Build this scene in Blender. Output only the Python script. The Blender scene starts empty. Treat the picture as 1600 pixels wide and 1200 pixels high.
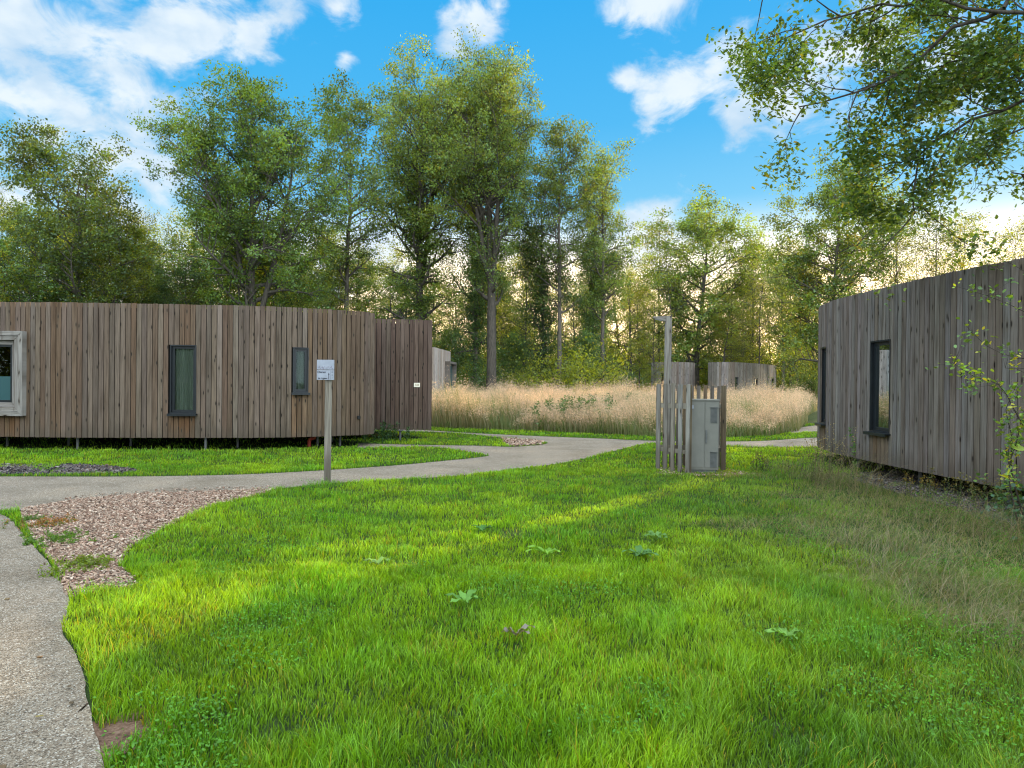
import bpy, math, random
import numpy as np
from mathutils import Vector, Matrix

# ------------------------------------------------------------------ camera
scn = bpy.context.scene
COL = scn.collection
EYE, F = 1.75, 1100.0                       # eye height (m), focal length in photo pixels
ROLL = math.atan(15 / 1600); PITCH = -math.atan(5.5 / F)
cam = bpy.data.objects.new("camera", bpy.data.cameras.new("camera"))
COL.objects.link(cam)
cam.data.sensor_width = 36.0
cam.data.lens = F / 1600 * 36.0
cam.data.clip_end = 2000.0
cam.matrix_world = (Matrix.Translation((0, 0, EYE)) @ Matrix.Rotation(math.pi / 2 + PITCH, 4, 'X')
                    @ Matrix.Rotation(ROLL, 4, 'Z'))
scn.camera = cam

def hz(px): return 587.0 + 15.0 * px / 1600.0
def gp(px, py):                              # photo point on the ground -> x, y in metres
    Z = EYE * F / max(py - hz(px), 1e-3)
    return ((px - 800) / F * Z, Z)
def wx(px, Z): return (px - 800) / F * Z
def wz(px, py, Z): return EYE + (hz(px) - py) / F * Z

# ------------------------------------------------------------------ render settings, sun, sky
scn.view_settings.view_transform = 'Standard'
scn.view_settings.look = 'None'
scn.view_settings.exposure = 0.75
scn.view_settings.gamma = 1.0
scn.render.engine = 'CYCLES'
cy = scn.cycles
cy.max_bounces = 7; cy.diffuse_bounces = 3; cy.glossy_bounces = 3
cy.transmission_bounces = 4; cy.transparent_max_bounces = 8
cy.sample_clamp_indirect = 6.0
cy.use_denoising = True
cy.filter_width = 1.15

SUN_EL, SUN_AZ = math.radians(12.5), math.radians(38)      # azimuth measured from +Y towards +X
sd = Vector((math.sin(SUN_AZ) * math.cos(SUN_EL), math.cos(SUN_AZ) * math.cos(SUN_EL), math.sin(SUN_EL)))
sun = bpy.data.objects.new("sun", bpy.data.lights.new("sun", 'SUN'))
COL.objects.link(sun)
sun.data.energy = 5.0; sun.data.angle = math.radians(0.6); sun.data.color = (1.0, 0.80, 0.52)
sun.rotation_euler = sd.to_track_quat('Z', 'Y').to_euler()
sun.location = (0, 0, 60)

world = bpy.data.worlds.new("World"); scn.world = world; world.use_nodes = True
wt = world.node_tree; wt.nodes.clear()
def N(t, typ, **kw):
    n = t.nodes.new(typ)
    for k, v in kw.items(): setattr(n, k, v)
    return n
def MATH(t, op, a, b=None, clamp=False):
    n = t.nodes.new('ShaderNodeMath'); n.operation = op; n.use_clamp = clamp
    for i, v in enumerate((a, b)):
        if v is None: continue
        if isinstance(v, (int, float)): n.inputs[i].default_value = v
        else: t.links.new(v, n.inputs[i])
    return n.outputs[0]
def MIXC(t, fac, a, b, mode='MIX'):
    n = t.nodes.new('ShaderNodeMix'); n.data_type = 'RGBA'; n.blend_type = mode
    for i, v in ((0, fac), (6, a), (7, b)):
        if isinstance(v, (int, float)): n.inputs[i].default_value = v
        elif isinstance(v, tuple): n.inputs[i].default_value = v if len(v) == 4 else (*v, 1)
        else: t.links.new(v, n.inputs[i])
    return n.outputs[2]
SKY_STRENGTH = 0.10
def MR(t, v, a, b, c=0.0, d=1.0, smooth=True):
    n = t.nodes.new('ShaderNodeMapRange'); n.interpolation_type = 'SMOOTHSTEP' if smooth else 'LINEAR'
    t.links.new(v, n.inputs[0])
    for i, x in enumerate((a, b, c, d)): n.inputs[i + 1].default_value = x
    return n.outputs[0]
def build_sky():
    t = wt; L = t.links
    out = N(t, 'ShaderNodeOutputWorld'); bg = N(t, 'ShaderNodeBackground')
    sky = N(t, 'ShaderNodeTexSky'); sky.sky_type = 'NISHITA'; sky.sun_disc = False
    sky.sun_elevation = SUN_EL; sky.sun_rotation = SUN_AZ
    sky.altitude = 50; sky.air_density = 1.0; sky.dust_density = .6; sky.ozone_density = 2.5
    tc = N(t, 'ShaderNodeTexCoord'); d = tc.outputs['Generated']
    sep = N(t, 'ShaderNodeSeparateXYZ'); L.new(d, sep.inputs[0]); z = sep.outputs['Z']
    K = 1.0 / SKY_STRENGTH
    # clear evening air: deep saturated blue above, paler and whiter low down
    r = N(t, 'ShaderNodeValToRGB'); e = r.color_ramp.elements
    stops = [(0.0, (.56, .54, .50)), (.08, (.42, .54, .60)), (.16, (.24, .46, .60)), (.25, (.105, .36, .57)), (.34, (.044, .30, .56)), (.50, (.015, .255, .55)), (1.0, (.03, .20, .50))]
    while len(e) < len(stops): e.new(.5)
    for q, (p, c) in zip(e, stops): q.position = p; q.color = (*c, 1)
    L.new(z, r.inputs[0])
    k1 = N(t, 'ShaderNodeVectorMath', operation='SCALE'); L.new(r.outputs[0], k1.inputs[0]); k1.inputs['Scale'].default_value = K * SKY_GAIN
    base = MIXC(t, .06, k1.outputs[0], sky.outputs[0])
    # thin cloud glowing warm around the low sun
    dt = N(t, 'ShaderNodeVectorMath', operation='DOT_PRODUCT'); L.new(d, dt.inputs[0])
    gaz = math.radians(17); dt.inputs[1].default_value = (math.sin(gaz), math.cos(gaz), 0.0)
    veil = MATH(t, 'MULTIPLY', MR(t, z, .25, .02), MR(t, dt.outputs['Value'], .55, .98))
    glow = MIXC(t, MATH(t, 'MULTIPLY', veil, .95), base, (K*3.0, K*2.1, K*1.15))
    # clouds: puffs in fixed directions of the sky, broken up by noise
    mp = N(t, 'ShaderNodeMapping'); mp.inputs['Scale'].default_value = (1, 1, 1.6); L.new(d, mp.inputs[0])
    nz = N(t, 'ShaderNodeTexNoise'); nz.inputs['Scale'].default_value = 13.0
    nz.inputs['Detail'].default_value = 9; nz.inputs['Roughness'].default_value = 0.6; nz.inputs['Distortion'].default_value = .4
    L.new(mp.outputs[0], nz.inputs['Vector'])
    puffs = [(20,60,150),(130,60,150),(240,60,130),(330,50,95),(385,55,60),(60,130,95),(450,5,80),(520,14,46),(160,5,110),(300,5,110),(0,150,75),
             (120,182,60),(220,160,85),(30,240,80),(75,212,50),(220,240,90),(150,260,80),(0,300,90),
             (740,30,50),(700,58,38),(772,10,34),(535,93,28),(985,0,80),(1055,0,70),
             (1010,152,52),(1060,138,52),(1110,112,60),(1150,95,70),(1150,168,62),(1230,150,80),(1300,110,110),(1380,70,110),(1480,90,120),(975,127,32),
             (1025,338,58),(1000,385,70),(600,400,80),(500,430,90),(180,330,90)]
    best = None
    for (px, py, rad) in puffs:
        v = Vector(((px - 800) / F, 1, (hz(px) - py) / F)); k = v.length; v.normalize()
        n = N(t, 'ShaderNodeVectorMath', operation='DISTANCE'); L.new(d, n.inputs[0]); n.inputs[1].default_value = v
        f = MATH(t, 'MULTIPLY_ADD', n.outputs['Value'], -k * F / rad); f.node.inputs[2].default_value = 1.0
        best = f if best is None else MATH(t, 'SMOOTH_MAX', best, f)
        if best.node.operation == 'SMOOTH_MAX': best.node.inputs[2].default_value = .25
    best = MATH(t, 'MAXIMUM', best, -0.8)
    nb = N(t, 'ShaderNodeTexNoise'); nb.inputs['Scale'].default_value = 2.2; nb.inputs['Detail'].default_value = 6; L.new(d, nb.inputs['Vector'])
    away = MR(t, sep.outputs['Y'], .25, -.15); up = MR(t, z, .60, .80)
    zone = MATH(t, 'MAXIMUM', away, up)
    field = MATH(t, 'MULTIPLY', MR(t, nb.outputs[0], .30, .48, -.5, 1.6), zone)
    field = MATH(t, 'SUBTRACT', field, MATH(t, 'MULTIPLY_ADD', zone, -.8)); field.node.inputs[1].links[0].from_node.inputs[2].default_value = .8
    dens = MATH(t, 'MAXIMUM', best, field)
    dens = MATH(t, 'ADD', dens, MATH(t, 'MULTIPLY', MATH(t, 'SUBTRACT', nz.outputs[0], 0.5), 3.2))
    cover = MR(t, dens, .08, .95)
    n3 = N(t, 'ShaderNodeTexNoise'); n3.inputs['Scale'].default_value = 11; n3.inputs['Detail'].default_value = 7; L.new(mp.outputs[0], n3.inputs['Vector'])
    cc = MIXC(t, MR(t, n3.outputs[0], .35, .62), (K*.36, K*.46, K*.56), (K*.56, K*.60, K*.62))
    vm = N(t, 'ShaderNodeVectorMath', operation='SCALE'); L.new(cc, vm.inputs[0]); L.new(MATH(t, 'MULTIPLY_ADD', zone, BACK_GAIN), vm.inputs['Scale'])
    vm.inputs['Scale'].links[0].from_node.inputs[2].default_value = 1.0
    c2 = MIXC(t, MATH(t, 'MULTIPLY', cover, 0.88), glow, vm.outputs[0])
    L.new(c2, bg.inputs['Color']); bg.inputs['Strength'].default_value = SKY_STRENGTH
    L.new(bg.outputs[0], out.inputs[0])
SKY_GAIN = 1.0      # the display exposure below is x1.68
BACK_GAIN = 3.0     # bright unseen clouds behind and overhead, added to light the foreground
build_sky()

# ------------------------------------------------------------------ helpers
rng = np.random.default_rng(7)
def tagged(o, label=None, cat=None, group=None, kind=None):
    if label: o['label'] = label
    if cat: o['category'] = cat
    if group: o['group'] = group
    if kind: o['kind'] = kind
    return o
def empty(name, loc=(0, 0, 0), rz=0):
    o = bpy.data.objects.new(name, None); COL.objects.link(o)
    o.location = loc; o.rotation_euler = (0, 0, rz); o.empty_display_size = .2
    return o
def link(name, me, mat, parent=None):
    o = bpy.data.objects.new(name, me); COL.objects.link(o)
    if mat and not me.materials: me.materials.append(mat)
    o.parent = parent
    return o

class MB:
    """collects polygons of any size, with a colour per vertex and optional uv per vertex"""
    def __init__(s): s.v = []; s.f = []; s.c = []; s.uv = []; s.n = 0
    def add(s, V, Fa, col=(1, 1, 1), uv=None):
        V = np.asarray(V, float).reshape(-1, 3); Fa = np.asarray(Fa, int)
        s.v.append(V); s.f.append(Fa + s.n); s.n += len(V)
        c = np.ones((len(V), 4)); c[:, :3] = col; s.c.append(c)
        s.uv.append(np.zeros((len(V), 2)) if uv is None else np.asarray(uv, float))
    def mesh(s, name, mat=None, smooth=False):
        me = bpy.data.meshes.new(name)
        V = np.concatenate(s.v).astype(np.float32)
        tot = np.concatenate([np.full(len(f), f.shape[1]) for f in s.f])
        idx = np.concatenate([f.ravel() for f in s.f]).astype(np.int32)
        me.vertices.add(len(V)); me.vertices.foreach_set('co', V.ravel())
        me.loops.add(len(idx)); me.loops.foreach_set('vertex_index', idx)
        me.polygons.add(len(tot))
        st = np.zeros(len(tot), np.int32); st[1:] = np.cumsum(tot)[:-1]
        me.polygons.foreach_set('loop_start', st)
        a = me.color_attributes.new('Col', 'FLOAT_COLOR', 'POINT')
        a.data.foreach_set('color', np.concatenate(s.c).astype(np.float32).ravel())
        u = np.concatenate(s.uv)
        if np.any(u):
            l = me.uv_layers.new(name='UVMap'); l.data.foreach_set('uv', u[idx].astype(np.float32).ravel())
        me.polygons.foreach_set('use_smooth', np.full(len(tot), bool(smooth)))
        me.update(calc_edges=True)
        if mat: me.materials.append(mat)
        return me
    def build(s, name, mat, parent=None, smooth=False):
        return link(name, s.mesh(name, mat, smooth), None, parent)
BOXF = np.array([[0,3,2,1],[4,5,6,7],[0,1,5,4],[1,2,6,5],[2,3,7,6],[3,0,4,7]])
def box(mb, c, ax, ay, az, col=(1, 1, 1), uvo=None):
    """box centred at c with half-axis vectors ax, ay, az"""
    c, ax, ay, az = (np.asarray(q, float) for q in (c, ax, ay, az))
    V = np.array([c-ax-ay-az, c+ax-ay-az, c+ax+ay-az, c-ax+ay-az, c-ax-ay+az, c+ax-ay+az, c+ax+ay+az, c-ax+ay+az])
    uv = None
    if uvo is not None:
        lx, lz = np.linalg.norm(ax), np.linalg.norm(az)
        uv = np.array([[-lx,-lz],[lx,-lz],[lx,-lz],[-lx,-lz],[-lx,lz],[lx,lz],[lx,lz],[-lx,lz]]) + np.array(uvo)
    mb.add(V, BOXF, col, uv)
def tube(mb, P, R, sides=6, col=(1, 1, 1), cap=True):
    P = np.asarray(P, float); R = np.asarray(R, float) * np.ones(len(P)); k = len(P)
    T = np.gradient(P, axis=0); T /= np.linalg.norm(T, axis=1)[:, None] + 1e-9
    ref = np.array([0, 0, 1.0]) if abs(T[:, 2].mean()) < .8 else np.array([1.0, 0, 0])
    A = np.cross(T, ref); A /= np.linalg.norm(A, axis=1)[:, None] + 1e-9
    B = np.cross(T, A)
    th = np.arange(sides) / sides * 2 * math.pi
    V = P[:, None] + R[:, None, None] * (A[:, None] * np.cos(th)[None, :, None] + B[:, None] * np.sin(th)[None, :, None])
    V = V.reshape(-1, 3)
    i = np.arange(k - 1)[:, None] * sides; j = np.arange(sides)[None]; j2 = (j + 1) % sides
    Fq = np.stack([i + j, i + j2, i + sides + j2, i + sides + j], -1).reshape(-1, 4)
    uvl = np.zeros((len(V), 2))
    mb.add(V, Fq, col, uvl)
    if cap:
        Vc = V[-sides:]; mb.add(Vc, np.arange(sides)[None], col)
        mb.add(V[:sides], np.arange(sides)[::-1][None], col)

_lat = {}
def noise2(x, y, scale, seed=0):
    g = _lat.get(seed)
    if g is None: g = _lat[seed] = np.random.default_rng(seed + 100).random((128, 128))
    x = np.asarray(x) / scale; y = np.asarray(y) / scale
    xi = np.floor(x).astype(int); yi = np.floor(y).astype(int); fx = x - xi; fy = y - yi
    fx = fx * fx * (3 - 2 * fx); fy = fy * fy * (3 - 2 * fy)
    a = g[xi % 128, yi % 128]; b = g[(xi + 1) % 128, yi % 128]; c = g[xi % 128, (yi + 1) % 128]; d = g[(xi + 1) % 128, (yi + 1) % 128]
    return (a * (1 - fx) + b * fx) * (1 - fy) + (c * (1 - fx) + d * fx) * fy
def fbm(x, y, scale, seed=0): return .55 * noise2(x, y, scale, seed) + .3 * noise2(x, y, scale / 2.1, seed + 1) + .15 * noise2(x, y, scale / 4.3, seed + 2)
def inpoly(x, y, poly):
    P = np.asarray(poly); r = np.zeros(len(x), bool); j = len(P) - 1
    for i in range(len(P)):
        xi, yi = P[i]; xj, yj = P[j]
        if yi != yj:
            r ^= ((yi > y) != (yj > y)) & (x < (xj - xi) * (y - yi) / (yj - yi) + xi)
        j = i
    return r
def smoothpoly(pts, step=.12, closed=True):
    """Catmull-Rom through the points, sampled about every step metres"""
    P = np.asarray(pts, float); n = len(P); out = []
    for i in range(n if closed else n - 1):
        p0, p1, p2, p3 = (P[(i + k) % n] if closed else P[min(max(i + k, 0), n - 1)] for k in (-1, 0, 1, 2))
        m = max(2, int(np.linalg.norm(p2 - p1) / step)); m = min(m, 400)
        t = (np.arange(m) / m)[:, None]
        out.append(.5 * ((2 * p1) + (-p0 + p2) * t + (2 * p0 - 5 * p1 + 4 * p2 - p3) * t * t + (-p0 + 3 * p1 - 3 * p2 + p3) * t ** 3))
    if not closed: out.append(P[-1:])
    return np.concatenate(out)

# ------------------------------------------------------------------ materials
def mat(name):
    m = bpy.data.materials.new(name); m.use_nodes = True
    t = m.node_tree; t.nodes.clear()
    o = N(t, 'ShaderNodeOutputMaterial')
    return m, t, o
def principled(t, o, rough=.7, spec=.3):
    b = N(t, 'ShaderNodeBsdfPrincipled'); b.inputs['Roughness'].default_value = rough
    b.inputs['Specular IOR Level'].default_value = spec
    t.links.new(b.outputs[0], o.inputs[0]); return b
def noise(t, vec, scale, detail=4, rough=.55):
    n = N(t, 'ShaderNodeTexNoise'); n.inputs['Scale'].default_value = scale
    n.inputs['Detail'].default_value = detail; n.inputs['Roughness'].default_value = rough
    if vec is not None: t.links.new(vec, n.inputs['Vector'])
    return n.outputs[0]
def ramp(t, fac, stops):
    r = N(t, 'ShaderNodeValToRGB'); e = r.color_ramp.elements
    while len(e) < len(stops): e.new(.5)
    for q, (p, c) in zip(e, stops): q.position = p; q.color = (*c, 1)
    t.links.new(fac, r.inputs[0]); return r.outputs[0]
def mapping(t, vec, sc=(1, 1, 1)):
    m = N(t, 'ShaderNodeMapping'); m.inputs['Scale'].default_value = sc; t.links.new(vec, m.inputs[0]); return m.outputs[0]
def bump(t, b, h, strength=.3, dist=.01):
    n = N(t, 'ShaderNodeBump'); n.inputs['Strength'].default_value = strength; n.inputs['Distance'].default_value = dist
    t.links.new(h, n.inputs['Height']); t.links.new(n.outputs[0], b.inputs['Normal'])
def attr(t, name='Col'):
    a = N(t, 'ShaderNodeAttribute', attribute_name=name); return a.outputs['Color']

def wood_material(name, gain=1.0):
    """weathered larch: board colour from the vertex colour, grain, knots and streaks along the board"""
    m, t, o = mat(name); b = principled(t, o, .8, .2)
    uv = N(t, 'ShaderNodeTexCoord').outputs['UV']
    base = attr(t)
    g = noise(t, mapping(t, uv, (60, 1.6, 1)), 1.0, 5, .6)
    g2 = noise(t, mapping(t, uv, (14, .9, 1)), 1.0, 4, .6)
    c = MIXC(t, 1.0, base, ramp(t, g, [(.25, (.50, .46, .42)), (.52, (1, 1, 1)), (.78, (1.3, 1.25, 1.2))]), 'MULTIPLY')
    c = MIXC(t, 1.0, c, ramp(t, g2, [(.28, (.55, .50, .45)), (.5, (1, 1, 1)), (.75, (1.22, 1.2, 1.2))]), 'MULTIPLY')
    vo = N(t, 'ShaderNodeTexVoronoi'); vo.inputs['Scale'].default_value = 1.0; vo.feature = 'F1'; vo.voronoi_dimensions = '2D'
    t.links.new(mapping(t, uv, (7.5, 2.1, 1)), vo.inputs['Vector'])
    kn = N(t, 'ShaderNodeMapRange', interpolation_type='SMOOTHSTEP'); t.links.new(vo.outputs['Distance'], kn.inputs[0])
    kn.inputs[1].default_value = .05; kn.inputs[2].default_value = .13
    kn.inputs[3].default_value = 1.0; kn.inputs[4].default_value = 0.0
    halo = N(t, 'ShaderNodeMapRange', interpolation_type='SMOOTHSTEP'); t.links.new(vo.outputs['Distance'], halo.inputs[0])
    halo.inputs[1].default_value = .08; halo.inputs[2].default_value = .30; halo.inputs[3].default_value = .45; halo.inputs[4].default_value = 0.0
    sel = MATH(t, 'GREATER_THAN', N(t, 'ShaderNodeSeparateColor').outputs[0], .62)
    t.links.new(vo.outputs['Color'], sel.node.inputs[0].links[0].from_node.inputs[0])
    c = MIXC(t, MATH(t, 'MULTIPLY', halo.outputs[0], sel), c, (.10, .075, .05))
    c = MIXC(t, MATH(t, 'MULTIPLY', kn.outputs[0], sel), c, (.022, .016, .012))
    if gain != 1: c = MIXC(t, 1.0, c, (gain, gain, gain), 'MULTIPLY')
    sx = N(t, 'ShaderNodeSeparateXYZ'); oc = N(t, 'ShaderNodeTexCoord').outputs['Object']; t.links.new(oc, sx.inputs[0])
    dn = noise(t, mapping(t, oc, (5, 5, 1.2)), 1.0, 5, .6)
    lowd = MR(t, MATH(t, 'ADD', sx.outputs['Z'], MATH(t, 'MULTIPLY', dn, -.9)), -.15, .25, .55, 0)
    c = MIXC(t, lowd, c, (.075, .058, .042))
    st_ = MR(t, noise(t, mapping(t, oc, (9, 9, .25)), 1.0, 4, .6), .56, .70, 0, .45)
    c = MIXC(t, st_, c, (.075, .050, .034))
    t.links.new(c, b.inputs['Base Color']); bump(t, b, g, .35, .004)
    return m
M = {}
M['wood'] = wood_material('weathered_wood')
def simple(name, col, rough=.6, spec=.3, metal=0, nscale=None, namp=.25, bscale=None, bstr=.2):
    m, t, o = mat(name); b = principled(t, o, rough, spec); b.inputs['Metallic'].default_value = metal
    tc = N(t, 'ShaderNodeTexCoord').outputs['Object']
    if nscale:
        n = noise(t, tc, nscale, 6, .6)
        lo = tuple(x * (1 - namp) for x in col); hi = tuple(min(1, x * (1 + namp)) for x in col)
        t.links.new(ramp(t, n, [(.3, lo), (.7, hi)]), b.inputs['Base Color'])
        if bscale: bump(t, b, noise(t, tc, bscale, 4), bstr, .005)
    else: b.inputs['Base Color'].default_value = (*col, 1)
    return m
M['dark_membrane'] = simple('dark_membrane', (.012, .012, .012), .9, .1, nscale=6)
M['frame'] = simple('anthracite_frame', (.010, .013, .016), .38, .5, nscale=9, namp=.2)
M['steel'] = simple('galvanised_steel', (.10, .10, .10), .5, .4, nscale=7)
M['roofing'] = simple('roof_felt', (.05, .05, .05), .9, .2, nscale=5)
M['cabinet'] = simple('grey_painted_steel', (.195, .19, .165), .5, .4, nscale=3.0, namp=.10)
M['cabinet_dark'] = simple('grey_vent_metal', (.13, .135, .13), .55, .4, nscale=8)
M['black'] = simple('black_plastic', (.015, .015, .015), .5, .4, nscale=8)
M['sign_white'] = simple('sign_panel_pale_grey', (.31, .33, .385), .45, .4, nscale=14, namp=.12)
M['sign_ink'] = simple('sign_ink', (.035, .035, .045), .6, .2, nscale=14)
M['plate'] = simple('cream_plate', (.85, .78, .62), .4, .4, nscale=10, namp=.05)
M['plate_ink'] = simple('plate_ink', (.28, .2, .09), .6, .2, nscale=10)
M['red_pipe'] = simple('red_pipe', (.25, .03, .02), .5, .4, nscale=10)
m, t, o = mat('curtain_cloth'); b = principled(t, o, .9, .1)
wv = noise(t, mapping(t, N(t, 'ShaderNodeTexCoord').outputs['Object'], (1, 1, .02)), 14, 2)
t.links.new(ramp(t, wv, [(.3, (.17, .18, .15)), (.7, (.30, .31, .27))]), b.inputs['Base Color']); M['curtain'] = m
m, t, o = mat('window_glass')
tr = N(t, 'ShaderNodeBsdfTransparent'); tr.inputs[0].default_value = (.80, .85, .82, 1)
gl = N(t, 'ShaderNodeBsdfGlossy'); gl.inputs['Roughness'].default_value = .015; gl.inputs[0].default_value = (.42, .48, .50, 1)
fr = N(t, 'ShaderNodeFresnel'); fr.inputs[0].default_value = 1.36
mx = N(t, 'ShaderNodeMixShader'); t.links.new(fr.outputs[0], mx.inputs[0]); t.links.new(tr.outputs[0], mx.inputs[1]); t.links.new(gl.outputs[0], mx.inputs[2])
t.links.new(mx.outputs[0], o.inputs[0]); M['glass'] = m
m, t, o = mat('frosted_glass_film'); b = principled(t, o, .35, .5); b.inputs['Base Color'].default_value = (.03, .085, .09, 1); M['frosted'] = m

def leaf_material(name, trans=.4, warm=(1.9, 1.45, .45), gain=(1, 1, 1), rough=.5, gloss=.06, rand=.25):
    """vertex colour leaves: diffuse, light through the blade, faint gloss; varies from plant to plant"""
    m, t, o = mat(name)
    c = attr(t)
    oi = N(t, 'ShaderNodeObjectInfo')
    hs = N(t, 'ShaderNodeHueSaturation'); t.links.new(c, hs.inputs['Color'])
    mr = N(t, 'ShaderNodeMapRange'); t.links.new(oi.outputs['Random'], mr.inputs[0]); mr.inputs[3].default_value = 1 - rand; mr.inputs[4].default_value = 1 + rand
    t.links.new(mr.outputs[0], hs.inputs['Value'])
    c = MIXC(t, 1.0, hs.outputs[0], gain, 'MULTIPLY')
    d = N(t, 'ShaderNodeBsdfDiffuse'); t.links.new(c, d.inputs[0])
    tl = N(t, 'ShaderNodeBsdfTranslucent'); t.links.new(MIXC(t, 1.0, c, warm, 'MULTIPLY'), tl.inputs[0])
    mx = N(t, 'ShaderNodeMixShader'); mx.inputs[0].default_value = trans
    t.links.new(d.outputs[0], mx.inputs[1]); t.links.new(tl.outputs[0], mx.inputs[2])
    g = N(t, 'ShaderNodeBsdfGlossy'); g.inputs['Roughness'].default_value = rough; g.inputs[0].default_value = (.8, .9, .95, 1)
    m2 = N(t, 'ShaderNodeMixShader'); m2.inputs[0].default_value = gloss
    t.links.new(mx.outputs[0], m2.inputs[1]); t.links.new(g.outputs[0], m2.inputs[2])
    t.links.new(m2.outputs[0], o.inputs[0])
    return m
M['gold'] = leaf_material('backlit_gold_leaves', .55, warm=(3.9, 2.9, .30), gain=(1.1, 1.12, 1.0), gloss=.03)  # golden glow of the low sun behind put into the leaf colour
M['oak_leaf'] = leaf_material('oak_leaves', .45, warm=(2.0, 1.65, .4), gain=(1, 1, 1), gloss=.05)
M['leaf'] = leaf_material('tree_leaves', .45, warm=(2.7, 1.8, .35), gain=(1.1, 1.12, 1.05), gloss=.04)
M['grass'] = leaf_material('grass_blades', .40, gloss=.02, rough=.45, rand=0)
M['dock'] = leaf_material('broad_leaves', .3, warm=(1.6, 1.4, .5), gloss=.012, rough=.6, rand=.1)
M['dry'] = leaf_material('dry_stems', .45, warm=(1.5, 1.25, .8), gain=(1, 1, 1), gloss=.02, rand=0)
m, t, o = mat('bark'); b = principled(t, o, .9, .15)
tc = N(t, 'ShaderNodeTexCoord').outputs['Object']
g = noise(t, mapping(t, tc, (6, 6, 1.2)), 2.0, 6, .65)
t.links.new(MIXC(t, 1.0, attr(t), ramp(t, g, [(.3, (.45, .45, .45)), (.7, (1.45, 1.42, 1.4))]), 'MULTIPLY'), b.inputs['Base Color'])
bump(t, b, g, .8, .03); M['bark'] = m

def ground_mat(name, stops, s1=3, s2=60, rough=.95, bs=.5):
    m, t, o = mat(name); b = principled(t, o, rough, .1)
    tc = N(t, 'ShaderNodeTexCoord').outputs['Object']
    n1 = noise(t, tc, s1, 6, .6); n2 = noise(t, tc, s2, 4, .7)
    f = MATH(t, 'ADD', MATH(t, 'MULTIPLY', n1, .5), MATH(t, 'MULTIPLY', n2, .5))
    t.links.new(ramp(t, f, stops), b.inputs['Base Color']); bump(t, b, n2, bs, .02)
    return m
M['soil'] = ground_mat('lawn_soil', [(.35, (.012, .018, .006)), (.55, (.03, .05, .012)), (.7, (.05, .06, .02))])
M['forest_floor'] = M['soil']
M['mulch_soil'] = ground_mat('mulch_soil', [(.35, (.03, .018, .012)), (.5, (.12, .07, .045)), (.68, (.24, .16, .11))], 9, 45)
M['slate_soil'] = ground_mat('slate_soil', [(.35, (.02, .018, .018)), (.5, (.07, .06, .06)), (.68, (.16, .14, .13))], 9, 40)
m, t, o = mat('path_aggregate'); b = principled(t, o, .85, .2)
tc = N(t, 'ShaderNodeTexCoord').outputs['Object']
v1 = N(t, 'ShaderNodeTexVoronoi'); v1.inputs['Scale'].default_value = 135; t.links.new(tc, v1.inputs['Vector'])
sc_ = N(t, 'ShaderNodeSeparateColor'); t.links.new(v1.outputs['Color'], sc_.inputs[0])
st = ramp(t, sc_.outputs[0], [(.0, (.065, .052, .038)), (.3, (.172, .132, .093)), (.62, (.224, .180, .133)), (.86, (.29, .246, .190)), (.98, (.42, .39, .34))])
big = noise(t, tc, .9, 5, .6)
st = MIXC(t, 1.0, st, ramp(t, big, [(.3, (.70, .66, .60)), (.52, (1, .98, .95)), (.75, (1.20, 1.13, 1.04))]), 'MULTIPLY')
fine = noise(t, tc, 12, 5, .7)
st = MIXC(t, 1.0, st, ramp(t, fine, [(.3, (.8, .8, .8)), (.7, (1.15, 1.15, 1.15))]), 'MULTIPLY')
t.links.new(st, b.inputs['Base Color']); bump(t, b, v1.outputs['Distance'], .6, .006); M['path'] = m
m, t, o = mat('chips'); b = principled(t, o, .85, .2); t.links.new(attr(t), b.inputs['Base Color']); M['chips'] = m

# ------------------------------------------------------------------ ground and paths
def sheet(name, poly, z, mt, jit=.0, kind='structure'):
    P = np.asarray(poly, float)
    if jit:
        P = P + np.stack([(fbm(P[:, 0], P[:, 1], .35, 5) - .5), (fbm(P[:, 0], P[:, 1], .35, 9) - .5)], 1) * jit * 2
    me = bpy.data.meshes.new(name)
    me.from_pydata([(x, y, z) for x, y in P], [], [list(range(len(P)))])
    if me.polygons[0].normal.z < 0: me.flip_normals()
    o = link(name, me, mt); o['kind'] = kind
    return o
def gpoly(pts): return [gp(*p) for p in pts]
def dens(pts, step=.15):
    P = np.asarray(pts, float); out = []
    for a, c in zip(P, np.roll(P, -1, 0)):
        m = min(200, max(1, int(np.linalg.norm(c - a) / step)))
        out.append(a + (c - a) * (np.arange(m) / m)[:, None])
    return np.concatenate(out)
o = sheet('ground', [(-400, -200), (400, -200), (400, 600), (-400, 600)], 0, M['soil'])

NEAR_EDGE = [(20,815),(45,845),(80,885),(100,915),(112,945),(106,975),(101,990),(118,1020),(135,1060),(142,1100),(150,1140),(166,1200),(190,1330)]
near_path = [gp(*p) for p in [(-260,800),(0,803)]] + list(map(tuple, smoothpoly(gpoly(NEAR_EDGE), .08, False))) + [(-2.0, 1.4), (-2.2, -3), (-7.5, -3), (-7.0, 3), (-9.4, 9.0)]
LOWER = [(-300,803),(0,798),(36,797),(70,790),(120,782),(180,776),(240,772),(330,769),(420,765.5),(500,757),(600,750.5),(700,745),(800,735),(900,720),(960,705),(1005,694.5),(1030,692),(1080,693.5),(1135,696.3),(1222,699.5),(1300,697)]
UPPER = [(1400,683),(1280,684),(1197,689),(1135,690),(1026,689),(980,687.6),(950,686),(850,682),(760,678),(700,674.5),(640,671),(560,668)]
ISLE_B = [(560,672),(670,675),(720,677.5),(785,684),(850,690),(848,695),(800,698.5),(760,697),(700,696),(640,695),(560,693)]
ISLE_A = [(560,700),(640,699),(690,700),(720,704),(745,708.5),(765,712),(740,716),(700,720),(600,729),(400,741),(200,745),(0,745),(-300,747)]
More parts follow.
